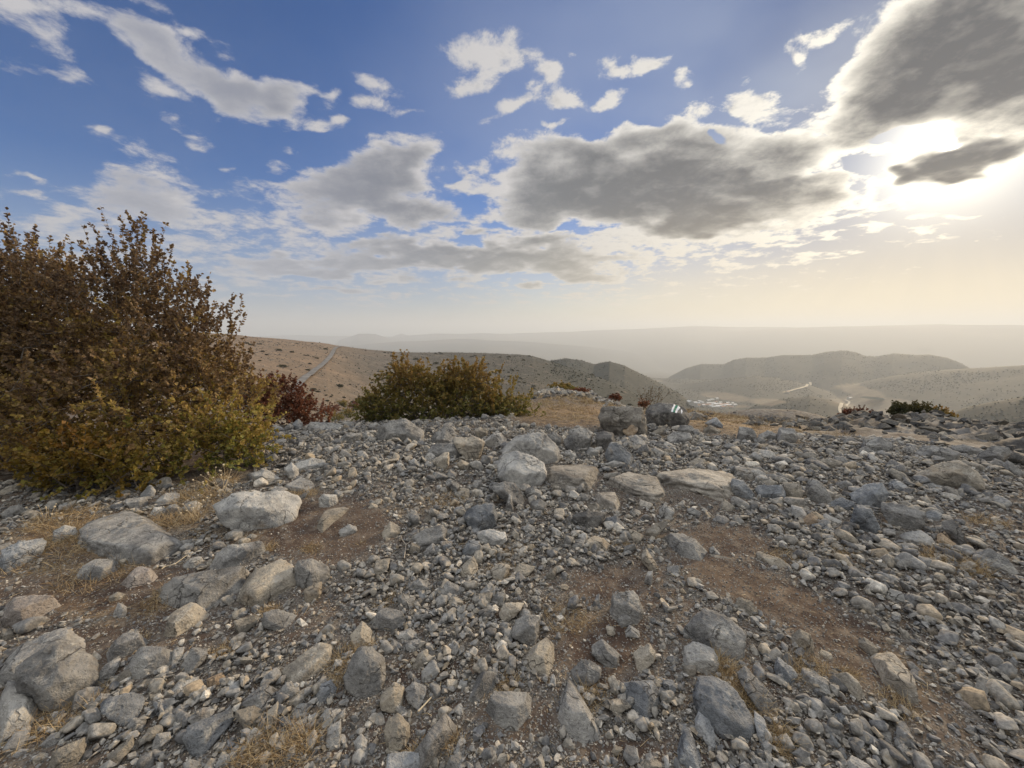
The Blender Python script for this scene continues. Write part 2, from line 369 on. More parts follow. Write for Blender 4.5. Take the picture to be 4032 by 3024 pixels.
def terrain(x, y, detail=True):
    x = np.asarray(x, float); y = np.asarray(y, float)
    az = np.arctan2(x, y); r = np.hypot(x, y)
    # bilinear table
    ac = np.clip(az, _AZC[0], _AZC[-1]); ia = np.clip(np.searchsorted(_AZC, ac) - 1, 0, len(_AZC) - 2)
    fa = (ac - _AZC[ia]) / (_AZC[ia + 1] - _AZC[ia]); fa = fa * fa * (3 - 2 * fa)
    lr = np.log(np.minimum(r, 61999) + 3); ir = np.clip(np.searchsorted(_LR, lr) - 1, 0, len(_LR) - 2)
    fr = (lr - _LR[ir]) / (_LR[ir + 1] - _LR[ir])
    z = (_TAB[ia, ir] * (1 - fa) + _TAB[ia + 1, ir] * fa) * (1 - fr) + (_TAB[ia, ir + 1] * (1 - fa) + _TAB[ia + 1, ir + 1] * fa) * fr
    backk = sstep(np.abs(az), 1.25, 1.7)
    z = z * (1 - backk) + backk * (-.004 * r)                 # the summit carries on behind the camera
    if not detail: wob = 0
    P = np.stack([x, y], -1)
    for a, s, Rr, sf, sb, rd in _RD:
        m = (az > a[0] - .06) & (az < a[-1] + .06) & (r > Rr.min() * .12)
        if not m.any(): continue
        am, rm = az[m], r[m]
        sc = np.interp(am, a, s); R0 = np.interp(am, a, Rr)
        out = np.maximum(a[0] - am, 0) + np.maximum(am - a[-1], 0)
        zc = 1.6 + R0 * sc - out * R0 * .8
        d = rm - R0
        h = np.sqrt(d * d + rd * rd) - rd
        gully = 1 + (.012 if rd == 18 else 0. if rd >= 60 else .05) * fbm(np.stack([am * 55 + 3 * vnoise(np.stack([am * 9, np.log(rm) * 3], -1), 3), np.log(rm) * 4], -1), 3, 40)
        zz = zc - np.where(d < 0, sf, sb) * h * np.where(d < 0, gully, 1)
        z[m] = np.maximum(z[m], zz)
    if detail:
        for wl, amp, r0 in ((900, 16, 5500), (260, 4.5, 1500), (70, 1.6, 350), (18, .45, 70), (5, .13, 18), (1.6, .05, 2), (.45, .022, .5), (.13, .010, .3)):
            k = sstep(r, r0, r0 * 2.2) * (1 - sstep(r, wl * 160, wl * 330))
            m = k > 0
            if m.any(): z[m] += amp * k[m] * fbm(P[m] / wl, 2, int(wl * 10))
        # bare jagged rock of the near outcrop and of the hump
        for (a0, a1, r0, r1, amp) in ((.62, 1.3, 8.2, 26, .30), (.0, .40, 14, 30, .10)):
            k = sstep(az, a0, a0 + .12) * (1 - sstep(az, a1 - .05, a1)) * sstep(r, r0, r0 + 2.5) * (1 - sstep(r, r1, r1 + 6))
            m = k > 0
            if m.any(): z[m] += amp * k[m] * (fbm(np.stack([x[m] * .55, y[m] * 1.1], -1), 4, 77, .55, True) - .25)
    return z
def ground_hit(px, py, lift=0., tmax=60., tmin=.6):
    """where the line of sight of a photo pixel meets the ground (depth along the view axis, point)"""
    d = ray(px, py); ts = np.geomspace(tmin, tmax, 260)
    P = np.array([0, 0, CAMZ]) + ts[:, None] * d
    h = P[:, 2] - lift - terrain(P[:, 0], P[:, 1], False)
    i = np.argmax(h < 0)
    if not (h < 0).any(): return None, None
    lo, hi = ts[max(i - 1, 0)], ts[i]
    for _ in range(18):
        m = (lo + hi) / 2; p = np.array([0, 0, CAMZ]) + m * d
        if p[2] - lift - terrain(p[0:1], p[1:2], False)[0] < 0: hi = m
        else: lo = m
    p = np.array([0, 0, CAMZ]) + hi * d
    return hi, p

# ------------------------------------------------------------------ materials
def new_mat(name):
    m = bpy.data.materials.new(name); m.use_nodes = True; m.node_tree.nodes.clear()
    t = NT(m.node_tree)
    b = t.node('ShaderNodeBsdfPrincipled'); o = t.node('ShaderNodeOutputMaterial'); t.l.new(b.outputs[0], o.inputs[0])
    b.inputs['Specular IOR Level'].default_value = .25
    b.inputs['Roughness'].default_value = .9
    return m, t, b
def bump(t, b, h, strength=.5, dist=.02):
    n = t.node('ShaderNodeBump'); n.inputs['Strength'].default_value = strength; n.inputs['Distance'].default_value = dist
    t.put(n.inputs['Height'], h); t.put(b.inputs['Normal'], n.outputs[0])
def plain_mat(name, c, rough=.8):
    m, t, b = new_mat(name); b.inputs['Base Color'].default_value = (*c, 1); b.inputs['Roughness'].default_value = rough
    return m

def ground_mat():
    m, t, b = new_mat('stony_ground')
    pos = t.node('ShaderNodeNewGeometry').outputs['Position']
    def attr(n):
        a = t.node('ShaderNodeAttribute'); a.attribute_name = n; return a.outputs['Fac']
    rub, straw, scrub, field, far, rock, tan = [attr(n) for n in ('rubble', 'straw', 'scrub', 'field', 'far', 'rock', 'tan')]
    # near soil
    n1 = t.noise(pos, 1.3, 5, .6); n2 = t.noise(pos, 9, 5, .65); n3 = t.noise(pos, 60, 3, .6)
    soil = t.mix(t.ramp(n1, .35, .65), (.050, .031, .024), (.105, .075, .056))
    soil = t.mix(t.ramp(n2, .45, .7), soil, (.17, .135, .105))
    litter = t.mix(t.ramp(n3, .45, .6), (.19, .125, .065), (.33, .245, .14))
    soil = t.mix(t.math('MULTIPLY', straw, t.ramp(n2, .38, .60)), soil, litter)
    dust = t.mix(t.ramp(n3, .4, .62), (.075, .070, .064), (.20, .19, .175))
    soil = t.mix(t.math('MULTIPLY', rub, t.ramp(n2, .30, .62)), soil, dust)
    # grains
    v = t.node('ShaderNodeTexVoronoi', feature='F1'); t.put(v.inputs['Vector'], pos); v.inputs['Scale'].default_value = 120; v.inputs['Randomness'].default_value = 1
    vd, vc = v.outputs['Distance'], v.outputs['Color']
    sp = t.node('ShaderNodeSeparateColor'); t.put(sp.inputs[0], vc)
    pick = t.math('GREATER_THAN', sp.outputs[0], t.math('MULTIPLY_ADD', rub, -.15, .88))
    grain = t.math('MULTIPLY', pick, t.ramp(vd, .46, .34))
    soil = t.mix(grain, soil, t.mix(sp.outputs[1], (.10, .093, .085), (.27, .255, .23)))
    # distant slopes: pale stony soil dotted with scrub
    ln = t.math('ADD', t.noise(pos, .045, 4, .6), t.math('MULTIPLY', t.noise(pos, .6, 3, .6), .12))
    slope = t.mix(t.ramp(t.noise(pos, .22, 6, .68), .34, .68), (.095, .085, .072), (.195, .172, .145))
    slope = t.mix(t.ramp(t.noise(pos, .9, 5, .7), .56, .66), slope, (.24, .235, .225))
    slope = t.mix(t.math('MULTIPLY', tan, .65), slope, (.30, .215, .145))  # tan soil, with the sunlit part of the slope painted in
    n4 = t.noise(pos, .06, 7, .72); 
    scr = t.mix(t.ramp(t.noise(pos, .11, 4, .7), .35, .65), (.018, .027, .026), (.040, .050, .044))
    slope = t.mix(t.math('MULTIPLY', scrub, t.ramp(t.math('ADD', n4, t.math('MULTIPLY', scrub, .14)), .45, .57)), slope, scr)
    fld = t.mix(t.ramp(t.noise(pos, .02, 6, .7), .35, .65), (.17, .14, .10), (.30, .245, .175))
    slope = t.mix(field, slope, fld)
    fine = t.noise(pos, 2.2, 5, .75)
    slope = t.mix(1., slope, t.mix(t.ramp(fine, .36, .64), (.62, .60, .58), (1.22, 1.20, 1.18)), 'MULTIPLY')
    slope = t.vmath('SCALE', slope, t.math('MULTIPLY_ADD', scrub, -.30, 1.))
    c = t.mix(far, soil, slope)
    # jagged outcrop rock
    rk = t.mix(t.ramp(t.noise(pos, 1.9, 6, .7), .38, .62), (.05, .048, .048), (.19, .185, .18))
    c = t.mix(t.math('MULTIPLY', rock, t.ramp(t.noise(pos, .8, 5, .65), .36, .50)), c, rk)
    t.put(b.inputs['Base Color'], c)
    h = t.math('ADD', t.math('MULTIPLY', n2, .5), t.math('ADD', t.math('MULTIPLY', n3, .25), t.math('MULTIPLY', grain, .5)))
    bump(t, b, h, .7, .03)
    return m
LOW = [(1250,2080,330,150,0,0.70),(420,2330,480,120,0,0.65),(2350,2560,220,150,0,0.65),(3000,2330,420,90,20,0.85),(3400,2580,520,130,32,0.70),(450,2560,380,140,0,0.29),
       (2900,2150,240,80,10,0.56),(2450,2300,260,90,0,0.47),(2050,2830,180,90,0,0.47),(1150,2830,200,90,0,0.29),(330,2120,300,90,0,0.65),(2250,1640,260,45,0,0.94),(2900,1690,320,40,8,0.85),(3600,1700,400,30,0,0.38),(2400,2950,250,60,0,0.38),(3700,2850,200,120,40,0.33)]
HIGH = [(1750,2330,400,250,0,.5),(850,2760,650,200,-10,.5),(2100,2080,380,160,10,.5),(1500,1780,560,90,0,.45),(2400,1780,500,90,0,.4),(3300,1850,700,160,5,.5),(3450,2180,500,150,15,.5),(3850,2450,300,350,20,.5),(3150,2880,400,150,0,.35),(1900,2550,280,160,0,.4),(2500,2800,250,130,0,.3)]
STRAW = [(330,2080,360,130,0,1.),(300,2230,300,60,0,.7),(820,2050,220,130,20,1.),(1150,2850,180,90,0,.8),(2200,2420,230,90,0,.7),(2250,1630,260,50,0,1.),(2950,1680,420,45,8,1.),(3200,2650,160,60,20,.7),(2380,2720,70,50,0,.7),(2850,2640,120,140,-40,.7),(3770,2240,160,50,15,.8),(2000,2700,80,60,0,.7),(1320,2620,90,90,0,.7),(200,2800,200,80,-20,.6),(1700,2000,180,40,0,.6),(450,2420,300,70,0,.5),(3600,2650,170,60,30,.6)]
def pxmask(X, Y, lst, soft=True):
    acc = np.zeros(X.shape)
    for cx, cy, a, b, th, w in lst:
        th = R(th); u = (X - cx) * math.cos(th) + (Y - cy) * math.sin(th); v = -(X - cx) * math.sin(th) + (Y - cy) * math.cos(th)
        acc = np.maximum(acc, w * np.clip(1.25 - (u / a) ** 2 - (v / b) ** 2, 0, 1))
    return acc
def masks(x, y, z):
    X, Y, D = project(np.stack([x, y, z], -1)); P2 = np.stack([x, y], -1)
    nz = fbm(P2 * 1.7, 3, 5)
    rub = .70 + pxmask(X, Y, HIGH) - pxmask(X, Y, LOW) + .30 * nz
    straw = pxmask(X, Y, STRAW) + .25 * nz
    bad = (D < .3)
    rub = np.where(bad, .5, np.clip(rub, 0, 1)); straw = np.where(bad, .2, np.clip(straw, 0, 1))
    return rub, straw, X, Y, D
def build_ground():
    azf = np.deg2rad(np.arange(-62, 62.001, .112)); azb = np.deg2rad(np.arange(66, 295, 4.))
    az = np.concatenate([azf, azb]); rr = [.35]
    while rr[-1] < 60000: rr.append(rr[-1] * (1.0115 if rr[-1] < 30 else 1.0125 if rr[-1] < 6000 else 1.03))
    rr = np.array(rr); A, Rr = np.meshgrid(az, rr)
    x = (np.sin(A) * Rr).ravel(); y = (np.cos(A) * Rr).ravel()
    z = terrain(x, y)
    r = Rr.ravel(); ar = A.ravel()
    n, m = A.shape
    i = np.arange(n - 1)[:, None] * m; j = np.arange(m)[None, :]; j2 = (j + 1) % m
    Fq = np.stack([i + j, i + j2, i + m + j2, i + m + j], -1).reshape(-1, 4)[:, ::-1]
    # centre fan
    c = len(x); x = np.append(x, 0); y = np.append(y, 0); z = np.append(z, terrain(np.zeros(1), np.zeros(1) + 1e-6)[0]); r = np.append(r, 0); ar = np.append(ar, 0)
    jj = np.arange(m)
    fan = np.stack([jj, (jj + 1) % m, np.full(m, c), np.full(m, c)], -1)
    rub, straw, X, Y, D = masks(x, y, z)
    far = sstep(r, 30, 60)
    P2 = np.stack([x, y], -1)
    aa = np.where(ar > math.pi, ar - 2 * math.pi, ar)
    scrub = sstep(aa, -.02, .30) * sstep(r, 200, 700) * .95 + .30 * sstep(r, 60, 150) + .25 * sstep(r, 700, 1500)
    scrub = scrub + .35 * sstep(aa, -.45, .05) * sstep(r, 150, 400)
    scrub = np.clip(scrub + .2 * fbm(P2 / 300, 3, 61), 0, 1)
    fieldl = [(2860,1562,110,16,8,1.),(3020,1583,90,14,4,1.),(3480,1600,210,38,6,1.),(3400,1545,90,22,12,1.),(3330,1520,60,8,-8,.8),(3680,1625,120,22,8,.9),(2900,1600,60,6,0,.6),(2560,1500,50,5,0,.7)]
    field = pxmask(X, Y, fieldl) * (r > 1200) * (r < 3200)
    field = np.clip(field * 1.6 + .5 * fbm(P2 / 120, 3, 9) * (field > 0), 0, 1)
    field = np.maximum(field, .35 * sstep(fbm(P2 / 1500, 4, 19), .05, .25) * sstep(r, 4500, 7000))
    rock = np.maximum(sstep(aa, .60, .80) * (1 - sstep(aa, 1.2, 1.4)) * sstep(r, 8.3, 9.3) * (1 - sstep(r, 40, 90)), .6 * (1 - sstep(np.abs(aa - .12), .25, .4)) * sstep(r, 16, 22) * (1 - sstep(r, 60, 90)))
    rock = np.maximum(rock, sstep(r, 45, 60) * (1 - sstep(r, 100, 160)) * sstep(aa, .4, .5))
    tan = (1 - sstep(X, 1150, 1550)) * sstep(r, 100, 220) * (1 - sstep(r, 1500, 2000)) * (aa > -1) + .25 * sstep(r, 100, 200) * (1 - sstep(r, 500, 700)) * sstep(fbm(P2 / 60, 3, 71), -.1, .4)  # tanner soil, also standing in for sunlight on that side of the hillside
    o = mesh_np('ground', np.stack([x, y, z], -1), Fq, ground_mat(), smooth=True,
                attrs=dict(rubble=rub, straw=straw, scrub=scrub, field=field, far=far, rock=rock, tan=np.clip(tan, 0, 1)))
    tag(o, kind='structure')
    return o
def build_haze(dens=.00016):
    me = bpy.data.meshes.new('haze'); bm = bmesh.new(); bmesh.ops.create_cube(bm, size=1.)
    for v in bm.verts: v.co = Vector((v.co.x * 2 * 62500, v.co.y * 2 * 62500, -1130 + (v.co.z + .5) * (1130 + 395)))
    bm.to_mesh(me); bm.free(); o = bpy.data.objects.new('haze', me); col.objects.link(o)
    m = bpy.data.materials.new('haze_air'); m.use_nodes = True; m.node_tree.nodes.clear(); t = NT(m.node_tree)
    v = t.node('ShaderNodeVolumePrincipled'); out = t.node('ShaderNodeOutputMaterial'); t.l.new(v.outputs[0], out.inputs['Volume'])
    v.inputs['Color'].default_value = (.80, .87, .95, 1); v.inputs['Density'].default_value = dens; v.inputs['Anisotropy'].default_value = .28
    m.cycles.homogeneous_volume = True
    me.materials.append(m); tag(o, kind='stuff'); return o

# ------------------------------------------------------------------ stones traced from the photo
# regions of the photograph the outlines were read in: x0, y0, scale
REG = {'A': (0, 2016, .6076), 'B': (1344, 2016, .6076), 'C': (2688, 2016, .6076), 'D': (900, 1500, .5425), 'E': (1900, 1500, .4973), 'G': (2800, 1500, .557), 'H': (0, 800, .8439), 'I': (0, 1900, .40687)}
